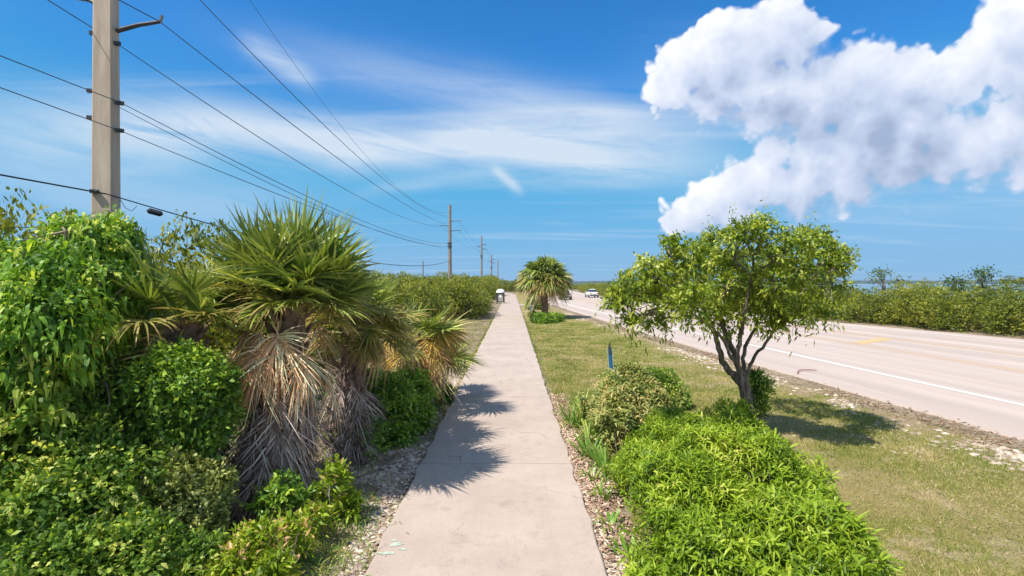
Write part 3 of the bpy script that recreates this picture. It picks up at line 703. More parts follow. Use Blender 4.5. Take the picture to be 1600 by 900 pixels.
FO = {el: [frond_mesh(500+el*3+i, el, M['palm_old'], dr, arc=125, width=0.032, curl=1, ragged=0.18) for i in range(2)] for el, dr in ((25,0.3),(5,0.4),(-15,0.4),(-35,0.3))}
FY = {el: [frond_mesh(700+el*3+i, el, M['palm_orange'], dr, arc=115, width=0.026, curl=1) for i in range(2)] for el, dr in ((10,0.6),(-20,0.6))}
FD = {el: [frond_mesh(800+el*3+i, el, M['palm_dead'], dr, lp=0.24, lf=0.56, n=42, arc=75, width=0.021, curl=3.0, name='dead_frond', ragged=0.25) for i in range(3)] for el, dr in ((-15,0.9),(-45,0.9),(-68,0.5),(-80,0.2))}
FT = [frond_mesh(900+i, -84, M['thatch'], 0.1, lp=0.10, lf=0.5, n=44, arc=42, width=0.015, curl=5.5, name='thatch_frond', ragged=0.35) for i in range(5)]
def pick(dct, el, rng): k = min(dct, key=lambda q: abs(q-el)); return dct[k][rng.integers(len(dct[k]))]
def palm(label, trunk, trunk_r, crown, fronds, seed, thatch=0, thatch_z=(0.6,1.9), thatch_r=0.3, sc=0.9, group=None):
    """trunk: points of the stem; fronds: (store, azimuth, elevation, scale[, offset]) list"""
    rng = np.random.default_rng(seed); b = np.array(trunk[0], float)
    t = thing('palm_tree', label, 'palm', b, 0, group)
    mb = MB(); P = np.array(trunk, float)-b; tt = np.linspace(0, 1, 14); Pi = np.stack([np.interp(tt, np.linspace(0,1,len(P)), P[:,i]) for i in range(3)], 1)
    tube(mb, Pi, trunk_r*(1+0.12*np.sin(tt*40)), 10)
    nb = 46    # old leaf bases round the trunk
    for i in range(nb):
        z = 0.1+0.9*i/nb; p = np.array([np.interp(z, tt, Pi[:,k]) for k in range(3)]); a = i*2.4
        d = np.array([math.cos(a), math.sin(a), 0]); tube(mb, [p+d*trunk_r*0.7, p+d*(trunk_r*1.35)+[0,0,0.10], p+d*(trunk_r*1.7)+[0,0,0.2]], [0.045,0.035,0.015], 4)
    mb.build('trunk', M['palm_bark'], t)
    C = np.array(crown, float)-b
    for fr in fronds:
        st, az, el, s = fr[:4]; off = np.array(fr[4]) if len(fr) > 4 else np.zeros(3)
        nm = 'dead_frond' if st is FD else 'frond'
        o = link(nm, pick(st, el, rng), t, C+off, (R(rng.normal()*(26 if st is not FD else 20)), R(rng.normal()*(8 if st is not FD else 13)), az), s*sc)
    for i in range(thatch):
        z = thatch_z[0]+(thatch_z[1]-thatch_z[0])*rng.random(); f = np.clip(z/max(P[-1][2], 0.1), 0, 1)
        p = np.array([np.interp(f, tt, Pi[:,k]) for k in range(3)]); a = rng.random()*6.28
        rr = thatch_r*(0.35+0.65*f)*(0.7+0.5*rng.random())
        o = link('thatch_frond', FT[rng.integers(len(FT))], t, p+np.array([math.cos(a)*rr, math.sin(a)*rr, 0]), (R(rng.normal()*6), R(rng.normal()*6), a), (0.75+0.35*rng.random())*sc)
    return t
rng = np.random.default_rng(21)
def spread(store, n, e0, e1, s, a0=0.0, jit=0.25, off=0.0):
    out = []
    for i in range(n):
        az = a0+i*2.39996+rng.normal()*jit; el = e0+(e1-e0)*(i+0.5)/n+rng.normal()*3
        out.append((store, az, el, s*(0.9+0.2*rng.random()), (math.cos(az)*0.06, math.sin(az)*0.06, -off*i/n)))
    return out
# main palm
cA = W(458, 470, 6.2)
frA = spread(FG, 14, 84, 60, 1.12)+spread(FG, 24, 62, 30, 1.08, 1.0, off=0.05)+spread(FG, 20, 32, 12, 0.90, 2.0, off=0.05)+spread(FO, 12, 24, 4, 0.84, 0.5, off=0.05)
for i_, (a_, e_) in enumerate([(-1.9,-68),(-1.45,-75),(-2.4,-68),(-0.95,-68),(-2.8,-66),(-1.15,-80),(-2.1,-80),(-0.5,-70),(-1.75,-80),(-2.6,-76),(-0.7,-78),(0.2,-70),(1.2,-70),(2.4,-70),(3.1,-66),(-2.2,-66),(-1.3,-62),(-1.6,-70)]):
    frA.append((FD, a_, e_, 0.60+0.12*(i_ % 3), (math.cos(a_)*0.36-0.04+0.05*math.sin(i_*5), math.sin(a_)*0.42, -0.22-0.13*(i_ % 4))))
palm('largest fan palm with green crown and skirt of tan dead fronds over shaggy grey thatch', [W(402,822,5.6)*[1,1,0]+[0,0,-0.05], W(420,700,5.85), W(445,590,6.05), cA], 0.17, cA, frA, 5, thatch=150, thatch_z=(0.40,1.55), thatch_r=0.36)
# second palm, right behind
cB = W(560, 500, 7.9)
frB = spread(FG, 12, 72, 30, 0.92, 0.7)+spread(FO, 12, 34, 4, 0.90, 0.2)+spread(FO, 10, 8, -16, 0.82, 1.2, off=0.1)
frB += [(FD if i_ % 4 == 0 else FO, a_, e_*0.5, 0.74, (math.cos(a_)*0.2, math.sin(a_)*0.2, -0.2)) for i_, (a_, e_) in enumerate([(-0.5,-20),(-0.9,-25),(-0.2,-15),(-1.3,-30),(-0.7,-45),(-0.1,-40),(0.4,-30),(-1.7,-40),(-2.2,-45),(-1.1,-45)])]
palm('second fan palm with yellowing crown and dark shaggy trunk, right behind the largest palm', [W(540,745,7.4)*[1,1,0]+[0,0,-0.05], W(542,650,7.6), cB], 0.2, cB, frB, 6, thatch=60, thatch_z=(0.6,1.5), thatch_r=0.24)
# left lower crown with orange tips
cE = W(292, 505, 5.7)
frE = spread(FG, 9, 70, 30, 0.9, 0.9)+spread(FO, 11, 30, 0, 0.85, 0.2)+[(FD, 2.5+0.32*i_, -12-11*i_, 1.05) for i_ in range(5)]+[(FD, -2.6, -45, 0.95)]
palm('low fan palm with tan tipped fronds at the left of the largest palm', [cE*[1,1,0]+[0,0,-0.05], cE*[1,1,0.5], cE], 0.13, cE, frE, 7, thatch=14, thatch_z=(0.9,1.5), thatch_r=0.2)
# small palms toward the clearing
cC = W(652, 528, 10.0)
frC = spread(FY, 12, 30, -25, 0.95, 0.4)+spread(FO, 10, 45, -15, 0.98, 0.9)+spread(FG, 6, 70, 30, 0.95)+spread(FD, 5, -50, -80, 1.1)
palm('small fan palm with orange yellow fronds between the second palm and the clearing', [cC*[1,1,0]+[0,0,-0.05], cC*[1,1,0.5], cC], 0.13, cC, frC, 8, thatch=14, thatch_z=(0.8,1.2), thatch_r=0.2)
cD = W(672, 556, 11.6)
frD = spread(FG, 14, 65, -20, 1.05, 0.5)+spread(FO, 5, 20, -20, 1.0, 1.3)
palm('young green fan palm nearest the clearing beside the path', [cD*[1,1,0]+[0,0,-0.05], cD*[1,1,0.5], cD], 0.11, cD, frD, 9)
# the far palm on the lawn
cF = W(851, 433, 38.0)
rng = np.random.default_rng(31)
FF = {el: [frond_mesh(1200+el*3+i, el, M['palm'], 0.5, lp=0.40, lf=0.56, n=32, width=0.055) for i in range(3)] for el in (75,50,25,0,-25)}
FH = {el: [frond_mesh(1400+el*3+i, el, M['palm_old'], 0.35, lp=0.40, lf=0.55, n=26, arc=110, width=0.055, curl=1) for i in range(3)] for el in (15,-5,-25)}
frF = spread(FF, 44, 86, 30, 1.05, 0)+spread(FF, 50, 45, -12, 1.1, 1.1, off=0.1)+spread(FH, 30, 14, -25, 1.1, 0.4, off=0.1)+spread(FD, 18, -20, -60, 0.95, 0.9, off=0.1)
bF = W(852, 497, 38.0)*[1,1,0]+[0,0,-0.05]
tF = palm('far round-crowned fan palm standing alone on the lawn between path and road', [bF, bF+[-0.05,0,1.2], bF+[-0.1,0,2.2], cF], 0.24, cF, frF, 10, thatch=4, thatch_z=(2.6,2.9), thatch_r=0.3, sc=1.8)
mb = MB(); rngx = np.random.default_rng(4)
tube(mb, [(0,0,1.5),(-0.35,0,1.9),(-0.75,-0.1,2.35),(-0.95,-0.1,2.7)], [0.2,0.22,0.2,0.17], 8); mb.build('side_trunk', M['palm_bark'], tF)

# ---- left foreground broadleaf tree with hanging leaves
base = np.array([-5.2, 5.0, 0.0])
bl = [PB(150,395,5.6,55),PB(185,372,5.9,32),PB(120,385,5.3,45),PB(30,425,5.0,60),PB(95,450,5.0,75),PB(150,455,5.4,60),PB(60,510,4.6,85),PB(-30,480,5.0,100),
      PB(180,468,5.6,38),PB(-60,420,6.0,60),PB(115,530,5.0,58),PB(20,590,4.4,70)]
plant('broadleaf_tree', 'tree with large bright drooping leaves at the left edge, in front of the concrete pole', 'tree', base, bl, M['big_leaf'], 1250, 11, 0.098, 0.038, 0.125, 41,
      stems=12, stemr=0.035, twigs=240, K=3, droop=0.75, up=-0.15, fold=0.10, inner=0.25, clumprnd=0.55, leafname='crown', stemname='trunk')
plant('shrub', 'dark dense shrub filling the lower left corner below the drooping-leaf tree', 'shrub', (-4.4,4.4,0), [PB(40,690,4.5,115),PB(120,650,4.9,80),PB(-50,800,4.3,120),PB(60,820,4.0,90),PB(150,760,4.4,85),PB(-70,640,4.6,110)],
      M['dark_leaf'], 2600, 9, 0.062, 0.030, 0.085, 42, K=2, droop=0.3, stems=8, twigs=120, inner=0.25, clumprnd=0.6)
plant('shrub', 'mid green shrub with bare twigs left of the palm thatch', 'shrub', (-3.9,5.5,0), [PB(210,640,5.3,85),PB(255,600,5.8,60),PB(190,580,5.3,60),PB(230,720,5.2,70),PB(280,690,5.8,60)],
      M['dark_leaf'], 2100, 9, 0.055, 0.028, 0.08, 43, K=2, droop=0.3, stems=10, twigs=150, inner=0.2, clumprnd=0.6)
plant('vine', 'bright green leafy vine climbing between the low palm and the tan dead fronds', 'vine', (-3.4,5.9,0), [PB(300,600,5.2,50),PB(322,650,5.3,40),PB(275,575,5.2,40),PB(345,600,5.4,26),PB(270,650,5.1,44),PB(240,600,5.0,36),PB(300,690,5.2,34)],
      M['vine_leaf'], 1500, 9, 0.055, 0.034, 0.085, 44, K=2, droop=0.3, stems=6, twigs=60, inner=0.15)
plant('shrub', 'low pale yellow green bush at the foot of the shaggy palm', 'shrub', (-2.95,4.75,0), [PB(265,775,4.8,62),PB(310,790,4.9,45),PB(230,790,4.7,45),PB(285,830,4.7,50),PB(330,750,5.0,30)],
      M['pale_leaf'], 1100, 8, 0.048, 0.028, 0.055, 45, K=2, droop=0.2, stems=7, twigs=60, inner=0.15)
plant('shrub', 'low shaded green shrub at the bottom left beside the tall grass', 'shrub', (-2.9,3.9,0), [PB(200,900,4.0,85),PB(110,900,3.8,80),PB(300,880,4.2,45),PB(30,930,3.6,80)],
      M['dark_leaf'], 1500, 8, 0.055, 0.03, 0.07, 46, K=2, droop=0.3, stems=7, twigs=60, inner=0.15)
plant('weeds', 'low leafy weeds spilling toward the gravel in front of the palm thatch', 'weeds', W(430,880,4.3)*[1,1,0], [PB(400,850,4.4,34),PB(455,835,4.7,26),PB(365,885,4.2,34),PB(430,885,4.2,26),PB(495,805,5.1,18)],
      M['shoot'], 420, 7, 0.075, 0.022, 0.06, 51, stemr=0.006, stems=5, twigs=25, K=3, lo=0.4)
plant('shrub', 'bushy green shrub beneath the second palm beside the rocky verge', 'shrub', (-1.95,8.8,0), [PB(610,640,8.6,52),PB(570,620,8.4,45),PB(640,610,9.2,36),PB(600,690,8.2,40),PB(655,650,9.0,22),PB(560,680,7.8,40)],
      M['vine_leaf'], 1500, 9, 0.085, 0.03, 0.08, 47, K=3, droop=0.3, stems=8, twigs=80, inner=0.2)
plant('shrub', 'small dark shrub under the young palm at the edge of the clearing', 'shrub', (-1.75,11.4,0), [PB(680,610,11.2,22),PB(665,640,10.6,22),PB(695,628,11.2,12)],
      M['dark_leaf'], 380, 8, 0.07, 0.03, 0.06, 48, stems=4, twigs=20)
plant('sapling', 'slender bright green leafy sapling in front of the palm thatch by the gravel', 'sapling', W(525,800,5.6)*[1,1,0], [PB(525,735,5.6,16),PB(520,765,5.6,28),PB(540,790,5.6,22),PB(500,790,5.6,18)],
      M['shoot'], 110, 6, 0.085, 0.030, 0.05, 49, stemr=0.008, stems=4, twigs=20, K=3)
plant('sapling', 'pair of small leafy sprouts against the base of the grey thatch', 'sapling', W(440,815,5.3)*[1,1,0], [PB(445,765,5.3,24),PB(420,785,5.3,22),PB(462,780,5.3,18)],
      M['vine_leaf'], 120, 6, 0.07, 0.028, 0.05, 50, stemr=0.008, stems=4, twigs=20, K=3)

# ---- right side tree
TK = 0.87
bT = W(1177, 648, 10.0*TK)*[1,1,0]
rng = np.random.default_rng(61)
tT = thing('small_tree', 'small spreading tree with several crooked stems and bright feathery crown beside the road', 'tree', bT)
dT = 9.7
crown = [(990,452,42),(1020,425,38),(1050,440,50),(1085,405,45),(1075,470,45),(1120,385,42),(1135,440,55),(1165,365,34),(1190,352,26),(1180,420,58),(1230,385,45),
         (1225,440,55),(1265,375,34),(1290,400,40),(1275,445,48),(1180,480,48),(1245,488,34),(1305,410,26),(965,470,26),(1120,495,36),(1022,500,26),(1050,378,22),(1285,480,24),(985,500,18),(1215,505,22)]
cb = []
for i, (x, y, r) in enumerate(crown):
    d = (9.2+rng.normal()*0.65)*TK; rr = r/FPX*d*0.86; cb.append((W(x, y, d)-bT, (rr, rr*1.35, rr*0.8)))
mb = MB(); P = foliage(mb, rng, cb, 2400, 13, 0.064, 0.031, 0.08, 2, droop=0.3, up=0.15, inner=0.05, clumprnd=0.6, upb=0.45, lo=0.5)
# hanging sprays below the crown and wispy shoots above it
hp = []
for (x, y) in ((1008,512),(985,530),(1238,512),(1262,500),(1300,492),(960,500),(1040,520),(1300,482),(1195,500),(1100,510)):
    hp.append(W(x, y, 9.2*TK)-bT)
hp = np.array(hp); q = np.repeat(hp, 26, 0); n = len(q); q = q+rng.normal(size=(n,3))*[0.08,0.08,0.14]
strips(mb, q, rdir(rng, n)+[0,0,-0.8], rdir(rng, n), 0.09, 0.028, 2, rng=rng, droop=0.3)
ups = []
for i in range(70):
    k = P[rng.integers(len(P))]
    if k[2] > 2.9: 
        for j in range(9): ups.append(k+[rng.normal()*0.03, rng.normal()*0.03, 0.05+j*0.028*(0.6+rng.random()*0.6)])
ups = np.array(ups); n = len(ups)
strips(mb, ups, rdir(rng, n)+[0,0,0.3], rdir(rng, n), 0.06, 0.02, 2, rng=rng, droop=0.4)
mb.build('crown', M['tree_leaf'], tT)
mb = MB()
def path3(pts, r0, r1, n=8):
    Q = np.array([W(x, y, d*TK)-bT for x, y, d in pts]); r0 *= 0.9; r1 *= 0.9; Q[0][2] = min(Q[0][2], -0.05) if pts[0][1] > 640 else Q[0][2]; k = 5*len(Q); t = np.linspace(0, 1, k); tt = np.linspace(0, 1, len(Q))
    S = np.stack([np.interp(t, tt, Q[:,i]) for i in range(3)], 1)
    for _ in range(3): S[1:-1] = (S[:-2]+2*S[1:-1]+S[2:])/4
    S[1:-1] += rng.normal(size=(k-2,3))*0.008
    tube(mb, S, np.linspace(r0, r1, k), n); return S
stems = [path3([(1177,655,10.0),(1168,615,10.0),(1150,590,9.95),(1130,570,9.9),(1122,540,9.8),(1112,505,9.7),(1090,470,9.5)], 0.085, 0.03),
         path3([(1180,655,10.0),(1165,605,9.95),(1152,570,9.9),(1140,535,9.8),(1125,500,9.6),(1130,460,9.4)], 0.07, 0.03),
         path3([(1172,655,9.97),(1158,600,9.8),(1150,560,9.7),(1158,520,9.5),(1165,480,9.3),(1175,430,9.2)], 0.06, 0.025),
         path3([(1183,655,10.03),(1165,590,10.0),(1160,555,10.0),(1172,525,10.1),(1190,495,10.1),(1215,450,9.8)], 0.05, 0.02),
         path3([(1167,590,10.0),(1175,560,9.9),(1205,525,9.7),(1218,500,9.6),(1260,450,9.4)], 0.035, 0.015),
         path3([(1162,585,9.9),(1140,555,9.6),(1128,525,9.4),(1085,492,9.0),(1020,460,8.9)], 0.035, 0.015),
         path3([(1152,570,9.9),(1135,545,9.7),(1128,500,9.5),(1060,440,9.4)], 0.03, 0.012)]
ends = np.concatenate([s[len(s)//2:] for s in stems])
for c, r in cb:
    a = ends[np.argmin(np.linalg.norm(ends-c, axis=1)+0.3*rng.random(len(ends)))]
    Q = limb(mb, a, c, 0.022, 0.01, rng, 0.35, 5, 8, -0.05)
    for j in range(9):
        d2 = np.linalg.norm(P-c, axis=1); q = P[rng.choice(np.argsort(d2)[:70])]; limb(mb, Q[rng.integers(3,8)], q, 0.009, 0.003, rng, 0.3, 3, 4)
for k in hp: limb(mb, k+[0.05,0.1,0.6], k+[0,0,-0.15], 0.008, 0.003, rng, 0.2, 3, 5)
mb.build('trunk', M['bark'], tT)
plant('shrub', 'small dark leafy sprout bush hugging the base of the crooked small tree', 'shrub', W(1185,640,9.0)*[1,1,0], [PB(1188,602,9.0,18),PB(1184,628,9.0,17),PB(1178,588,9.0,12)],
      M['dark_leaf'], 300, 7, 0.06, 0.025, 0.05, 62, stems=4, twigs=14)

# ---- right foreground ground cover of strap leaves
def mound(name, label, cat, poly, hfun, n, per, L, Wd, mat, seed, up=0.75, droop=0.7, K=3, stalks=500):
    """shoots standing on a footprint; each shoot is a whorl of strap leaves"""
    rng = np.random.default_rng(seed); poly = np.array(poly, float)
    lo = poly.min(0); hi = poly.max(0); pts = []
    while len(pts) < n:
        q = lo-0.3+(hi-lo+0.6)*rng.random((n*2,2)); x = q[:,0]+(NZ(q[:,0], q[:,1], 2.2, 3)-0.5)*0.75; y = q[:,1]+(NZ2(q[:,0], q[:,1], 2.2, 3)-0.5)*0.6; ins = np.zeros(len(q), bool); j = len(poly)-1
        for i in range(len(poly)):
            xi, yi = poly[i]; xj, yj = poly[j]
            c = ((yi > y) != (yj > y)) & (x < (xj-xi)*(y-yi)/(yj-yi+1e-9)+xi); ins ^= c; j = i
        pts.extend(q[ins].tolist())
    q = np.array(pts[:n]); ed = np.full(n, 9.0)
    for i in range(len(poly)):
        a = poly[i]; b = poly[(i+1)%len(poly)]; ab = b-a; t = np.clip(((q-a)@ab)/(ab@ab), 0, 1); ed = np.minimum(ed, np.linalg.norm(q-(a+t[:,None]*ab), axis=1))
    H = hfun(q[:,0], q[:,1])*np.clip(0.25+ed/0.45, 0, 1)**0.6
    lvl = np.where(rng.random(n) < 0.62, 1-0.12*rng.random(n), 0.25+0.7*rng.random(n))
    z = np.maximum(H*lvl, 0.05); c = q.mean(0); base = np.array([c[0], c[1], 0.0])
    t = thing(name, label, cat, base)
    P = np.stack([q[:,0], q[:,1], z], 1)-base
    lean = rng.normal(size=(n,3))*0.35; lean[:,2] = 1; lean = unit(lean)
    Pk = np.repeat(P, per, 0); Lk = np.repeat(lean, per, 0); m = len(Pk)
    a = np.tile(np.arange(per)*2.4, n)+np.repeat(rng.random(n)*6.28, per)
    rad = np.stack([np.cos(a), np.sin(a), 0*a], 1)
    rise = np.tile(np.linspace(0.1, 1.6, per), n)+rng.normal(size=m)*0.2
    Dd = unit(rad+Lk*(rise*up)[:,None]); Nn = unit(Lk-Dd*0.3+rdir(rng, m)*0.25)
    br = np.clip((NZ2(q[:,0], q[:,1], 0.9, 3)-0.55)*6, 0, 1)*(rng.random(n) < 0.6)
    rn = np.clip(0.45+np.repeat(br, per)*0.6+(np.repeat(rng.random(n), per)-0.5)*0.5+(rng.random(m)-0.5)*0.5+0.12*np.tile(np.linspace(-1,1,per), n), 0, 1)
    Pk = Pk+Lk*(np.tile(np.linspace(-0.05, 0.03, per), n))[:,None]
    mb = MB(); strips(mb, Pk, Dd, Nn, L*(0.65+0.6*rng.random(m)), Wd*(0.75+0.5*rng.random(m)), K, droop=droop*(0.3+rng.random(m)), rnd=rn, prof=[0.35,1.0,0.8,0.05] if K == 3 else None, fold=0.12)
    mb.build('leaves', mat, t)
    mb = MB(); rs = rng.choice(n, min(stalks, n), replace=False)
    for i in rs: limb(mb, [P[i,0]+rng.normal()*0.06, P[i,1]+rng.normal()*0.06, -0.03], P[i], 0.006, 0.004, rng, 0.1, 3, 3)
    mb.build('stems', M['twig'], t); return t
hC = lambda x, y: 0.57+0.8*(NZ(x, y, 1.7, 3)-0.5)+0.22*(NZ2(x, y, 5.0, 2)-0.5)
mound('ground_cover_shrub', 'wide bright green mound of strap-leaved plants in the right foreground beside the path', 'shrub',
      [(1.18,2.2),(2.3,2.3),(2.95,3.9),(3.35,5.4),(3.75,6.8),(3.95,7.9),(3.5,8.6),(3.1,8.9),(2.3,8.9),(1.75,7.6),(1.25,6.6),(1.12,5.0)], hC, 5600, 8, 0.165, 0.019, M['shoot'], 71, stalks=700, up=0.9)
mound('shrub', 'yellowing strap-leaved bush behind the bright green mound, near the blue post', 'shrub',
      [(1.75,7.7),(2.3,8.9),(3.0,9.6),(3.2,10.5),(2.6,11.0),(1.7,10.7),(1.4,9.3),(1.4,8.2)], lambda x, y: 0.72+0.7*(NZ(x, y, 2.0, 3)-0.5), 1300, 8, 0.15, 0.03, M['yellow_strap'], 72, stalks=200)
plant('shrub', 'small dark clump in shade at the right of the yellowing bush', 'shrub', W(1050,625,11.0)*[1,1,0], [PB(1040,600,11.0,22),PB(1058,618,10.8,18),PB(1020,592,11.2,18),PB(1066,632,10.6,10)],
      M['dark_leaf'], 420, 7, 0.06, 0.03, 0.055, 73, stems=4, twigs=16)
def lily(label, cx, cy, n, seed, L=0.55, group=None, mat='lily', rad=0.14, w=0.03):
    rng = np.random.default_rng(seed); t = thing('lily_clump', label, 'plant', (cx,cy,0), 0, group); mb = MB()
    a = rng.random(n)*6.28; P = np.stack([np.cos(a)*rad*rng.random(n), np.sin(a)*rad*rng.random(n), np.full(n,-0.02)], 1)
    Dd = np.stack([np.cos(a), np.sin(a), 1.0+1.6*rng.random(n)], 1)
    strips(mb, P, Dd, np.stack([-np.cos(a), -np.sin(a), 0.6+0*a], 1), L*(0.6+0.6*rng.random(n)), w, 5, prof=[0.8,1,1,0.85,0.5,0.04], droop=0.25+0.5*rng.random(n), rng=rng)
    mb.build('leaves', M[mat], t); return t
lp_ = [(1.2,9.3),(1.12,9.5),(1.28,8.4),(1.16,7.7),(1.3,7.1),(1.42,9.8),(1.4,10.4),(1.5,8.9)]
for i, (x, y) in enumerate(lp_):
    lily(['fourth farthest','third farthest','fourth nearest','second nearest','nearest','second farthest','farthest','third nearest'][i]+' clump of upright strap leaves beside the yellowing bush at the path edge', x, y, 34, 80+i, 0.72, 'strap-leaved clumps along the right edge of the path')
for i, (x, y) in enumerate([(1.1,6.2),(1.05,5.5),(1.08,6.8),(1.12,4.9)]):
    lily(['second farthest','second nearest','farthest','nearest'][i]+' low spill of yellow green strap leaves between path and bright mound', x, y, 18, 95+i, 0.35, 'low strap-leaf spills at the mound edge')

# bushes at the far palm
plant('shrub', 'low rounded green shrub at the foot of the far palm', 'shrub', W(850,508,33)*[1,1,0], [PB(842,502,33.5,12),PB(856,503,33.5,13),PB(872,499,34.5,9),PB(850,506,33,10)], M['vine_leaf'], 700, 8, 0.12, 0.06, 0.09, 120, stems=5, twigs=20)
plant('shrub', 'clipped dark green shrub behind the far palm trunk beside the side path', 'shrub', W(834,484,50)*[1,1,0], [PB(829,477,50,8),PB(838,476,50,9),PB(848,477,50,8)], M['dark_leaf'], 600, 8, 0.14, 0.07, 0.1, 121, stems=5, twigs=20)
plant('shrub', 'small tuft of green weeds around the teal marker post', 'shrub', W(832,497,38)*[1,1,0], [PB(832,492,38,6),PB(836,493,38,5)], M['tall_grass'], 200, 8, 0.12, 0.03, 0.07, 122, stems=3, twigs=6)

# ------------------------------------------------------------------ small loose matter
def stones(name, label, cat, xy, size, seed, zoff=0.0, mat=None):
    rng = np.random.default_rng(seed); n = len(xy)
    oct_ = np.array([(1,0,0),(0,1,0),(-1,0,0),(0,-1,0),(0,0,1),(0,0,-1)], float); ff = np.array([[0,1,4],[1,2,4],[2,3,4],[3,0,4],[1,0,5],[2,1,5],[3,2,5],[0,3,5]])
    s = size*(0.4+rng.random(n)**2*1.4); a = rng.random(n)*6.28
    V = oct_[None]*(1+0.35*rng.normal(size=(n,6,1)))*np.stack([s*(0.8+0.8*rng.random(n)), s, s*(0.3+0.3*rng.random(n))], 1)[:,None]
    ca, sa = np.cos(a)[:,None], np.sin(a)[:,None]
    V = np.stack([V[...,0]*ca-V[...,1]*sa, V[...,0]*sa+V[...,1]*ca, V[...,2]], -1)
    P = np.stack([xy[:,0], xy[:,1], height(xy[:,0], xy[:,1])+zoff+s*0.12], 1)
    V = V+P[:,None]; F = (ff[None]+(np.arange(n)*6)[:,None,None]).reshape(-1,3)
    mb = MB(); mb.add(V.reshape(-1,3), F, np.repeat(rng.random(n), 6)); o = mb.build(name, mat or M['stone']); tag(o, label, cat, kind='stuff'); return o
rng = np.random.default_rng(5)
def scatter(n, x0, x1, y0, y1, dens=None, ypow=1.0):
    q = np.stack([x0+(x1-x0)*rng.random(n), y0+(y1-y0)*rng.random(n)**ypow], 1)
    if dens is not None: q = q[rng.random(n) < dens(q[:,0], q[:,1])]
    return q
dl = lambda x, y: np.clip(1.25-np.abs((x+1.75)/0.55)*0.9, 0, 1)*np.clip((NZ(x, y, 1.6, 3)-0.25)*3, 0.15, 1)
stones('gravel', 'pale limestone gravel along the left edge of the path', 'gravel', scatter(15000, -2.6, PX0-0.0, 3.0, 15, dl, 1.3), 0.028, 1)
stones('gravel', 'white stone chips along the right edge of the path near the camera', 'gravel', scatter(3800, PX1+0.0, 1.15, 2.5, 7.5, lambda x, y: np.clip((7.0-y)/2.5, 0.15, 1), 1.2), 0.022, 2)
def rl(x, y): return np.clip(1-np.abs((LX(y)-x-1.1)/0.75), 0, 1)*np.clip((NZ2(x, y, 0.8, 3)-0.42)*5, 0.03, 1)
stones('gravel', 'patchy coral rock fragments along the grassy edge of the road', 'gravel', scatter(42000, 4.5, 9.5, 4, 45, rl, 1.5), 0.036, 3, 0.008)
def patch(cx, cy, rx, ry_, n): return np.stack([cx+rx*rng.normal(size=n)*0.5, cy+ry_*rng.normal(size=n)*0.5], 1)
pp = np.concatenate([patch(5.6,8.6,0.6,0.35,420), patch(6.2,8.0,0.6,0.3,260), patch(6.5,9.3,0.6,0.3,160)])
stones('gravel', 'scattered pale stones in bare patches of the near lawn', 'gravel', pp, 0.020, 4, 0.004)
# leaf litter and mulch at the right edge of the path
def litter(label, xy, size, seed, zoff=0.01, mat='litter'):
    rng = np.random.default_rng(seed); n = len(xy); z = height(xy[:,0], xy[:,1])+zoff+0.02*rng.random(n)
    mb = MB(); dd = rdir(rng, n)*[1,1,0.25]; strips(mb, np.stack([xy[:,0], xy[:,1], z], 1), dd, rdir(rng, n)*0.4+[0,0,1], size*(0.5+rng.random(n)), size*0.32, 2, droop=0.0, rng=rng)
    tag(mb.build('leaf_litter', M[mat]), label, 'leaf litter', kind='stuff')
litter('reddish dry leaf litter along the right edge of the path', scatter(9000, PX1-0.01, 1.3, 3.4, 12, lambda x, y: np.clip((1.5-x)/0.4, 0, 1)*np.clip((y-4)/2, 0.25, 1)), 0.07, 11)
litter('brown leaf litter and twigs under the palms left of the path', scatter(9000, -4.2, -1.35, 3.2, 12, lambda x, y: np.clip((-1.2-x)/0.9, 0.1, 1)), 0.07, 12)
litter('brown debris strip along the edge of the road', scatter(60000, 4.0, 9.6, 4, 45, lambda x, y: np.clip(1-np.abs((LX(y)-x-0.45)/0.55), 0, 1)*np.clip((NZ2(x, y, 0.7, 3)-0.3)*4, 0.15, 1), 1.5), 0.08, 13, 0.02, 'road_litter')
def on_lawn(x, y): return ((x > lawnL(y)) & (x < LX(y)-0.4)).astype(float)
litter('dry straw and leaf bits scattered through the lawn', scatter(70000, 0.9, 9.4, 3, 20, lambda x, y: on_lawn(x, y)*np.clip((NZ2(x, y, 0.5, 3)-0.25)*3, 0.15, 1), 1.3), 0.034, 14, 0.01, 'straw')
# mown grass of the lawn
def grass(label, xy, h, w, seed, mat='grass', zoff=0.008, cat='grass', K=1, droop=0.3):
    rng = np.random.default_rng(seed); n = len(xy); z = height(xy[:,0], xy[:,1])+zoff
    mb = MB(); dd = rdir(rng, n)*[0.8,0.8,0.0]+np.array([0,0,1.0])
    d = xy[:,1]; hh = h*(0.5+rng.random(n)); ww = w*np.clip(d/7, 0.8, 4)
    if K == 1: 
        S = unit(np.cross(unit(dd), rdir(rng, n))); P = np.stack([xy[:,0], xy[:,1], z], 1)
        V = np.stack([P-S*ww[:,None]*0.5, P+S*ww[:,None]*0.5, P+unit(dd)*hh[:,None]], 1)
        mb.add(V.reshape(-1,3), np.arange(n*3).reshape(-1,3), np.repeat(rng.random(n), 3), np.tile([0,0,1.0], n))
    else: strips(mb, np.stack([xy[:,0], xy[:,1], z], 1), dd, rdir(rng, n), hh, ww, K, droop=droop, rng=rng)
    tag(mb.build('grass', M[mat]), label, cat, kind='stuff')
def gd(x, y):
    inl = (x > lawnL(y)-0.05) & (x < LX(y)-0.5)
    rs = np.clip((LX(y)-x-0.9)/1.2, 0.12, 1)
    return np.where(inl, np.clip((NZ(x, y, 0.9, 4)-0.36)*4.0, 0.22, 1)*rs, 0)
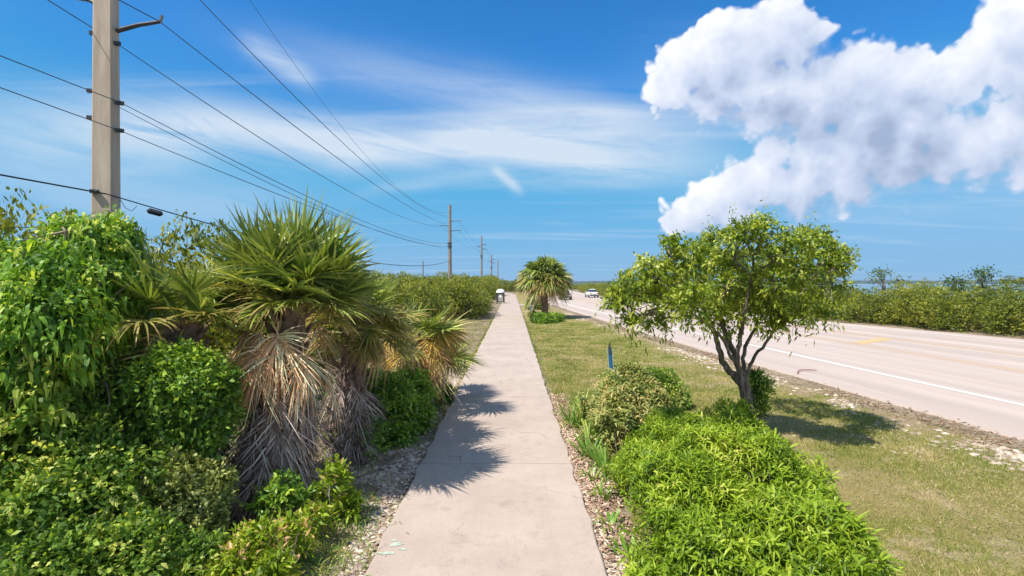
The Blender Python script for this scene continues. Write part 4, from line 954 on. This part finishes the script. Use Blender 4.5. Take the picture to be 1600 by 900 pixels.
grass('short patchy mown grass of the lawn between the path and the road', np.concatenate([scatter(200000, 1, 9.6, 3, 12, gd), scatter(170000, 1, 8.4, 12, 34, gd, 1.3)]), 0.045, 0.008, 21)
grass('tall yellow green grass in front of the palm thatch at the lower left', np.concatenate([patch(-2.35,4.75,0.8,0.6,3000), patch(-2.0,5.6,0.5,0.8,1200), patch(-2.6,4.1,0.7,0.5,1500)]), 0.27, 0.011, 22, 'tall_grass', K=3, droop=0.6)
grass('thin dry grass on the clearing left of the path', scatter(26000, -6.5, PX0-0.02, 12, 36, lambda x, y: np.clip(NZ(x, y, 0.8, 3)*1.6-0.35, 0.05, 1)), 0.05, 0.008, 23)
grass('fringe of grass creeping along the edges of the path', np.concatenate([scatter(5000, PX0-0.12, PX0+0.03, 9, 40), scatter(5000, PX1-0.03, PX1+0.15, 9, 40)]), 0.045, 0.008, 24)
grass('dark weeds growing under the palms', scatter(9000, -6, -1.9, 3.2, 12), 0.12, 0.012, 25, 'tall_grass', K=2)

# ------------------------------------------------------------------ utility poles and lines
def pole_arm(mb, a, b, r=0.05):
    tube(mb, [a, np.array(a)*0.5+np.array(b)*0.5+[0,0,0.03], b], [r*1.2, r, r*0.8], 6)
def insulator(c, axis, parent, L=0.45, r=0.07):
    mb = MB(); c = np.array(c, float); axis = unit(np.array(axis, float)); k = 13; t = np.linspace(0, 1, k)
    tube(mb, c+axis*(t*L)[:,None], r*np.where(np.arange(k)%2 == 0, 1.0, 0.45), 8); return mb.build('insulator', M['grey_ins'], parent)
D1 = 12.9; p1 = W(166, 338, D1)*[1,1,0]
t1 = thing('utility_pole', 'tall square tan concrete utility pole rising above the thicket at the left', 'utility pole', p1)
mb = MB(); wz = 0.53; rz = R(13)
v = []
H1 = 13.2
for z, w_ in ((-0.3,0.50),(H1,0.37)):
    for (sx, sy) in ((-1,-1),(1,-1),(1,1),(-1,1)):
        # chamfered corners
        for (cx2, cy2) in (((sx, sy*0.88),(sx*0.88, sy)) if sx*sy > 0 else ((sx*0.88, sy),(sx, sy*0.88))):
            x, y = cx2*w_/2, cy2*w_/2; v.append((x*math.cos(rz)-y*math.sin(rz), x*math.sin(rz)+y*math.cos(rz), z))
F = [[k, (k+1)%8, 8+(k+1)%8, 8+k] for k in range(8)]; mb.add(v, F); mb.add(v[8:], [[0,1,2,3],[0,3,4,7],[4,5,6,7]]); mb.build('shaft', M['pole'], t1)
aR = W(250, 34, D1-0.2)-p1
mb = MB(); pole_arm(mb, W(183,48,D1)-p1, aR, 0.05); mb.build('bracket_arm', M['dark_metal'], t1)
insulator(aR+[0,0,-0.02], (0.3,0,1), t1, 0.18, 0.05)
aL = W(128, -2, D1)-p1
mb = MB(); pole_arm(mb, W(150,6,D1)-p1, aL, 0.05); mb.build('bracket_arm', M['dark_metal'], t1)
insulator(aL, (-1,0,0.2), t1, 0.25, 0.06)
aR2 = W(255, -60, D1)-p1
mb = MB(); pole_arm(mb, W(183,-45,D1)-p1, aR2, 0.05); mb.build('bracket_arm', M['dark_metal'], t1)
def clamp(px, py, d, s=0.1):
    mb = MB(); c = W(px, py, d)-p1; box(mb, c, (0.16,0.09,0.09), 0.3); tube(mb, [c, c+[0.1,0,0.02]], [0.04,0.03], 6); mb.build('clamp', M['dark_metal'], t1)
for a in ((142,142,D1),(187,161,D1),(142,184,D1),(187,204,D1),(182,68,D1),(146,52,D1),(147,299,D1-0.3)): clamp(*a)
# low hanging loop of thin cable on the pole
mb = MB(); tube(mb, [W(188,312,D1-0.3)-p1, W(196,325,D1-0.3)-p1, W(206,330,D1-0.3)-p1, W(214,322,D1-0.3)-p1], 0.008, 4); mb.build('cable_loop', M['cable'], t1)
def wood_pole(label, px, topz, d, r, arms=True, group=None):
    x = (px-800)/FPX*d; t = thing('utility_pole', label, 'utility pole', (x, d, 0), 0, group)
    mb = MB(); tube(mb, [(0,0,-0.3),(0,0,topz*0.5),(0,0,topz)], [r*1.25, r, r*0.75], 8); mb.build('shaft', M['far_pole'], t)
    if arms:
        for (s, z, l) in ((1,topz-2.0,1.15),(-1,topz-2.6,1.0),(1,topz-3.2,1.15)):
            mb = MB(); pole_arm(mb, (s*0.1,0,z-0.08), (s*l,0,z+0.02), 0.045*d/64); mb.build('bracket_arm', M['dark_metal'], t)
            insulator((s*l,0,z), (s,0,0.2), t, 0.3, 0.07)
        mb = MB()
        for z in (topz-5.2, topz-4.8): box(mb, (0.0,-r,z), (0.6,0.12,0.12))
        mb.build('clamp', M['dark_metal'], t)
    return t
wood_pole('second utility pole along the path with three short bracket arms', 703, 12.35, 64, 0.22)
wood_pole('third utility pole in the distance, between the armed pole and the shorter far ones', 752.5, 14.4, 130, 0.24)
wood_pole('fourth utility pole, short looking, right of the third in the distance', 768, 13.4, 195, 0.26)
wood_pole('farthest and smallest utility pole just left of the path end', 778, 15.5, 283, 0.30, False)
wood_pole('thin short pole top poking out of the thicket left of the armed pole', 661, 5.8, 75, 0.1, False)

def wire(label, A, B, via, r=0.012, mat='alu_cable', left=None, name='power_line', sagL=1.0, group=None, seg=40):
    """A at pole 1, B at pole 2 (px,py,d each); via=(px,py): sag chosen so that the line passes there; left=(px,py) likewise towards pole 0"""
    a = W(*A); b = W(*B); t = np.linspace(0, 1, seg+1)
    def P(s): q = a[None]*(1-t[:,None])+b[None]*t[:,None]; q = q.copy(); q[:,2] -= 4*s*t*(1-t); return q
    if via:
        best = None
        for s in np.linspace(-0.5, 5, 111):
            q = P(s); px = 800+q[:,0]/q[:,1]*FPX; py = HZ-(q[:,2]-CAMZ)/q[:,1]*FPX
            yv = np.interp(via[0], px, py) if px[-1] > px[0] else np.interp(-via[0], -px, py)
            e = abs(yv-via[1])
            if best is None or e < best[0]: best = (e, s)
        s = best[1]
    else: s = 1.0
    o0 = a; mb = MB(); q = P(s)
    rad = r*np.clip(q[:,1]/13.0, 1, 1.5)*0.85
    tube(mb, q-o0, rad, 5)
    if left is not None:
        c = np.array([a[0]-0.6, -42.0, a[2]+0.2]); tl = np.linspace(0, 1, seg+1)
        best = None
        for sg in np.linspace(-1.5, 8, 200):
            q = a[None]*(1-tl[:,None])+c[None]*tl[:,None]; q[:,2] -= 4*sg*tl*(1-tl); k = q[:,1] > 1
            px = 800+q[k,0]/q[k,1]*FPX; py = HZ-(q[k,2]-CAMZ)/q[k,1]*FPX
            yv = np.interp(-left[0], -px, py); e = abs(yv-left[1])
            if best is None or e < best[0]: best = (e, sg)
        q = a[None]*(1-tl[:,None])+c[None]*tl[:,None]; q[:,2] -= 4*best[1]*tl*(1-tl)
        tube(mb, q-o0, r, 5)
    o = mb.build(name, M[mat], loc=o0, smooth=True); tag(o, label, 'cable', group); return o
wire('power line running off the tip of the right bracket arm of the near pole', (250,34,D1-0.2), (696,350,64), (480,212), 0.013, left=(190,2))
wire('highest power line, crossing the sky well right of the near pole', (255,-60,D1), (697,338,64), (480,170), 0.012, left=(245,-75))
wire('power line passing behind the near pole just below its bracket arms', (166,57,D1+0.3), (690,354,64), (400,212), 0.012, left=(75,0))
wire('upper of the two close lines fixed to the clamp halfway up the near pole', (188,160,D1), (702,381,64), (400,268), 0.011, left=(0,87))
wire('lower of the two close lines fixed to the clamp halfway up the near pole', (187,168,D1+0.05), (702,384,64), (400,276), 0.009)
wire('telephone cable fixed below the paired lines on the near pole', (187,204,D1), (702,388,64), (300,250), 0.011, left=(0,137))
wire('thick black cable crossing in front of the near pole low down', (166,303,D1-0.35), (702,408,64), (365,360), 0.018, 'cable', left=(0,273))
wire('faint thin line high in the sky to the top of the armed pole', (330,-90,D1+6), (703,332,64), (520,180), 0.007, left=(320,-100))
for k, (za, zb, xa) in enumerate(((10.35,12.0,1.15),(9.15,11.0,1.15),(9.8,11.6,-1.0))):
    a = np.array([-7.76+xa, 64, za]); b = np.array([-7.72+xa, 130, zb]); c = np.array([-7.8+xa, 195, zb-0.6]); mb = MB()
    for u, v_ in ((a,b),(b,c)):
        t = np.linspace(0,1,20)[:,None]; q = u*(1-t)+v_*t; q[:,2] -= 4*1.2*t[:,0]*(1-t[:,0]); tube(mb, q-a, 0.014, 4)
    tag(mb.build('power_line', M['alu_cable'], loc=a), ['distant line beyond the armed pole, from its upper right arm','distant line beyond the armed pole, from its lower right arm','distant line beyond the armed pole, from its left arm'][k], 'cable', 'distant power lines beyond the armed pole')
wire('low wire at the left behind the drooping-leaf tree', (95,357,D1+1), (420,398,40), None, 0.012, 'cable', left=(0,354), name='cable')
mb = MB(); c = W(242, 331, D1+2.3); tube(mb, [(-0.17,-0.1,0.03),(-0.12,-0.07,0.02),(0.12,0.07,-0.05),(0.17,0.1,-0.06)], [0.03,0.085,0.085,0.03], 8)
tag(mb.build('splice_box', M['cable'], loc=c), 'small black splice case hanging on the thick cable right of the near pole', 'splice box')

# ------------------------------------------------------------------ posts, booth, debris
pB = W(957, 606, 12.7)*[1,1,0]
t = thing('marker_post', 'slim blue marker post with dark tip standing in the lawn behind the yellowing bush', 'post', pB); t.rotation_euler = (0, R(-4), 0)
mb = MB(); 
V = []
for z, w_ in ((-0.1,0.052),(0.95,0.052)):
    for x, y in ((-1,0.35),(-0.5,-0.35),(0.5,-0.35),(1,0.35)): V.append((x*w_, y*w_, z))
mb.add(V, [[0,1,5,4],[1,2,6,5],[2,3,7,6],[3,0,4,7]]); mb.build('post_body', M['blue'], t)
mb = MB(); mb.add([(-0.053,0.02,0.951),(-0.026,-0.02,0.951),(0.026,-0.02,0.951),(0.053,0.02,0.951),(0,0.0,1.13)], [[0,1,4],[1,2,4],[2,3,4],[3,0,4]]); mb.build('tip', M['booth_dark'], t)
mb = MB(); box(mb, (0,-0.021,0.88), (0.06,0.004,0.10)); mb.build('dark_band', M['booth_dark'], t)
for s in (-1,1):
    mb = MB(); box(mb, (s*0.052,-0.004,0.48), (0.012,0.022,0.9)); mb.build('pale_edge', M['pale_blue'], t)
mb = MB(); box(mb, (0,-0.022,0.40), (0.055,0.004,0.05)); mb.build('label_plate', M['booth_dark'], t)
pt = W(831, 494, 39.5)*[1,1,0]
t = thing('marker_post', 'pale teal utility pedestal left of the far palm trunk', 'post', pt)
mb = MB(); box(mb, (0,0,0.40), (0.30,0.22,0.86)); mb.build('post_body', M['teal'], t)
mb = MB(); box(mb, (0,0,0.875), (0.34,0.26,0.09), 0, 0.8); mb.build('cap', M['teal'], t)
# booth
pb = W(782, 474, 65)*[1,1,0]
t = thing('booth', 'small dark booth with grey front panel and white domed top left of the path', 'booth', pb)
for (x, y) in ((-0.45,-0.4),(0.45,-0.4),(-0.45,0.4),(0.45,0.4)):
    mb = MB(); box(mb, (x,y,0.65), (0.12,0.12,1.34)); mb.build('corner_post', M['booth_dark'], t)
mb = MB(); box(mb, (0,0.1,0.72), (0.86,0.6,1.1)); mb.build('body', M['booth_dark'], t)
mb = MB(); box(mb, (0,-0.33,0.76), (0.66,0.06,0.98)); mb.build('front_panel', M['booth_grey'], t)
mb = MB(); box(mb, (0,-0.375,0.95), (0.36,0.02,0.38)); mb.build('notice', M['white'], t)
mb = MB(); box(mb, (0,0,1.32), (1.06,0.96,0.1)); mb.build('eave', M['booth_dark'], t)
mb = MB(); lathe(mb, [(0.56,1.37),(0.54,1.5),(0.46,1.64),(0.33,1.76),(0.16,1.82),(0.0,1.84)], n=20); mb.build('dome', M['white'], t, smooth=True)
# pale post by the far road side
mb = MB(); tube(mb, [(0,0,-0.1),(0,0,1.1)], [0.16,0.16], 8); lathe(mb, [(0.17,1.1),(0.1,1.22),(0,1.25)], n=8)
tag(mb.build('bollard_post', M['white'], loc=W(916,456,140)*[1,1,0]), 'pale post standing at the far roadside just left of the white car', 'post')
# red strip on the road edge
mb = MB(); q = np.array([(0,0,0.0),(0.15,0.25,0.02),(0.3,0.42,0.03),(0.6,0.5,0.03),(0.85,0.52,0.01)]); tube(mb, q, [0.022,0.02,0.018,0.018,0.012], 5)
tag(mb.build('debris_strip', M['red'], loc=W(1246,585,14.5)*[1,1,0]+[0,0,0.03]), 'curved faded red strip of debris lying on the edge of the road', 'debris')
# fallen pale sticks at the lower left
for i, (a, b) in enumerate((((33,788,4.4),(70,775,4.5)),((95,872,3.9),(115,845,4.0)))):
    mb = MB(); A_ = W(*a); B_ = W(*b); limb(mb, (0,0,0), B_-A_, 0.012, 0.008, np.random.default_rng(i), 0.1, 5, 5)
    tag(mb.build('stick', M['twig'], loc=A_), ['pale dead stick caught in the dark shrub at the left edge', 'pale stick lying low in the leaves near the bottom left corner'][i], 'stick')
# dead branches arching out of the thicket
for i, pts in enumerate(([(150,620,4.9),(165,590,4.85),(175,640,4.7),(125,660,4.6)], [(215,700,5.0),(240,682,4.95),(258,690,4.95),(256,720,4.9)])):
    mb = MB(); Q = np.array([W(*p) for p in pts]); tt = np.linspace(0,1,14); S = np.stack([np.interp(tt, np.linspace(0,1,len(Q)), Q[:,k]) for k in range(3)],1)
    for _ in range(2): S[1:-1] = (S[:-2]+2*S[1:-1]+S[2:])/4
    tube(mb, S-Q[0], np.linspace(0.012,0.005,14), 5)
    tag(mb.build('dead_branch', M['twig'], loc=Q[0]), ['grey bare twig arching out of the shrub under the drooping-leaf tree', 'short bare grey twig left of the palm thatch'][i], 'branch')

# ------------------------------------------------------------------ cars
def car(label, x, y, rz, paint, rear=True):
    t = thing('car', label, 'car', (x,y,0.015), rz)     # drives along +y
    def loft(st, mat, name, parent=t, nn=14):
        mb = MB(); rings = []
        for (yy, hw, z0, z1) in st:
            a = np.arange(nn)/nn*2*np.pi; ca = np.cos(a); sa = np.sin(a); e = 0.45
            xx = np.sign(ca)*np.abs(ca)**e*hw; zz = (z0+z1)/2+np.sign(sa)*np.abs(sa)**e*(z1-z0)/2
            rings.append(np.stack([xx, np.full(nn, yy), zz], 1))
        V = np.concatenate(rings); K = len(st); i = np.arange(K-1)[:,None]*nn; j = np.arange(nn)[None]; j2 = (j+1)%nn
        mb.add(V, np.stack([i+j, i+nn+j, i+nn+j2, i+j2], -1).reshape(-1,4))
        for k in (0, K-1):
            c = np.vstack([rings[k], rings[k].mean(0)]); mb.add(c, [[q, (q+1)%nn, nn] for q in range(nn)])
        return mb.build(name, mat, parent, smooth=True)
    loft([(-2.3,0.70,0.38,0.86),(-2.2,0.84,0.28,0.95),(-1.6,0.9,0.24,1.0),(-0.6,0.92,0.22,0.98),(0.9,0.92,0.22,0.95),(1.7,0.88,0.24,0.86),(2.2,0.80,0.28,0.74),(2.35,0.62,0.36,0.62)], paint, 'body')
    loft([(-1.75,0.66,0.92,1.02),(-1.15,0.64,0.92,1.36),(-0.4,0.62,0.92,1.44),(0.2,0.62,0.92,1.42),(0.95,0.68,0.88,1.0)], M['glass'], 'window')
    loft([(-1.2,0.52,1.36,1.40),(-0.4,0.56,1.42,1.485),(0.25,0.54,1.40,1.46)], paint, 'roof')
    for sx in (-1,1):
        for yy in (-1.4,1.4):
            w_ = thing('wheel', '', '', (sx*0.82,yy,0.33)); del w_['label']; del w_['category']; w_.parent = t
            mb = MB(); tube(mb, [(-0.1*sx,0,0),(0.1*sx,0,0)], [0.33,0.33], 16); mb.build('tyre', M['rubber'], w_)
            mb = MB(); tube(mb, [(0.09*sx,0,0),(0.11*sx,0,0)], [0.2,0.18], 10); mb.build('rim', M['rim'], w_)
        mb = MB(); box(mb, (sx*0.64,-2.28,0.76), (0.30,0.08,0.16)); mb.build('tail_light', M['lamp_red'], t)
        mb = MB(); box(mb, (sx*0.56,2.27,0.62), (0.32,0.10,0.14)); mb.build('headlight', M['lamp_clear'], t)
        mb = MB(); box(mb, (sx*0.98,0.65,0.98), (0.18,0.1,0.13)); mb.build('mirror', paint, t)
    mb = MB(); box(mb, (0,-2.3,0.42), (1.5,0.12,0.2)); mb.build('bumper', M['booth_dark'], t)
    mb = MB(); box(mb, (0,2.3,0.40), (1.4,0.12,0.24)); mb.build('grille', M['booth_dark'], t)
    mb = MB(); box(mb, (0,-2.345,0.70), (0.42,0.02,0.14)); mb.build('number_plate', M['white'], t)
    return t
car('white car driving away in the right lane of the distant road', (924.5-800)/FPX*92, 92, R(2), M['car_white'])
car('dark maroon car coming towards the camera, half hidden behind the far palm', (883-800)/FPX*80, 80, R(178), M['car_brown'])

# ------------------------------------------------------------------ air
m = bpy.data.materials.new('haze_air'); m.use_nodes = True; m.node_tree.nodes.clear(); n = NT(m.node_tree)
pv = n.n('ShaderNodeVolumePrincipled', {'Color': (0.72, 0.84, 1.0, 1), 'Density': 0.00016, 'Anisotropy': 0.2})
n.n('ShaderNodeOutputMaterial', {'Volume': pv.outputs[0]})
mb = MB(); box(mb, (0, 11000, 6.5), (60000, 30000, 22)); hz_o = mb.build('haze', m, kind='stuff'); hz_o['label'] = 'thin pale sea haze over the whole landscape'; hz_o['category'] = 'haze'
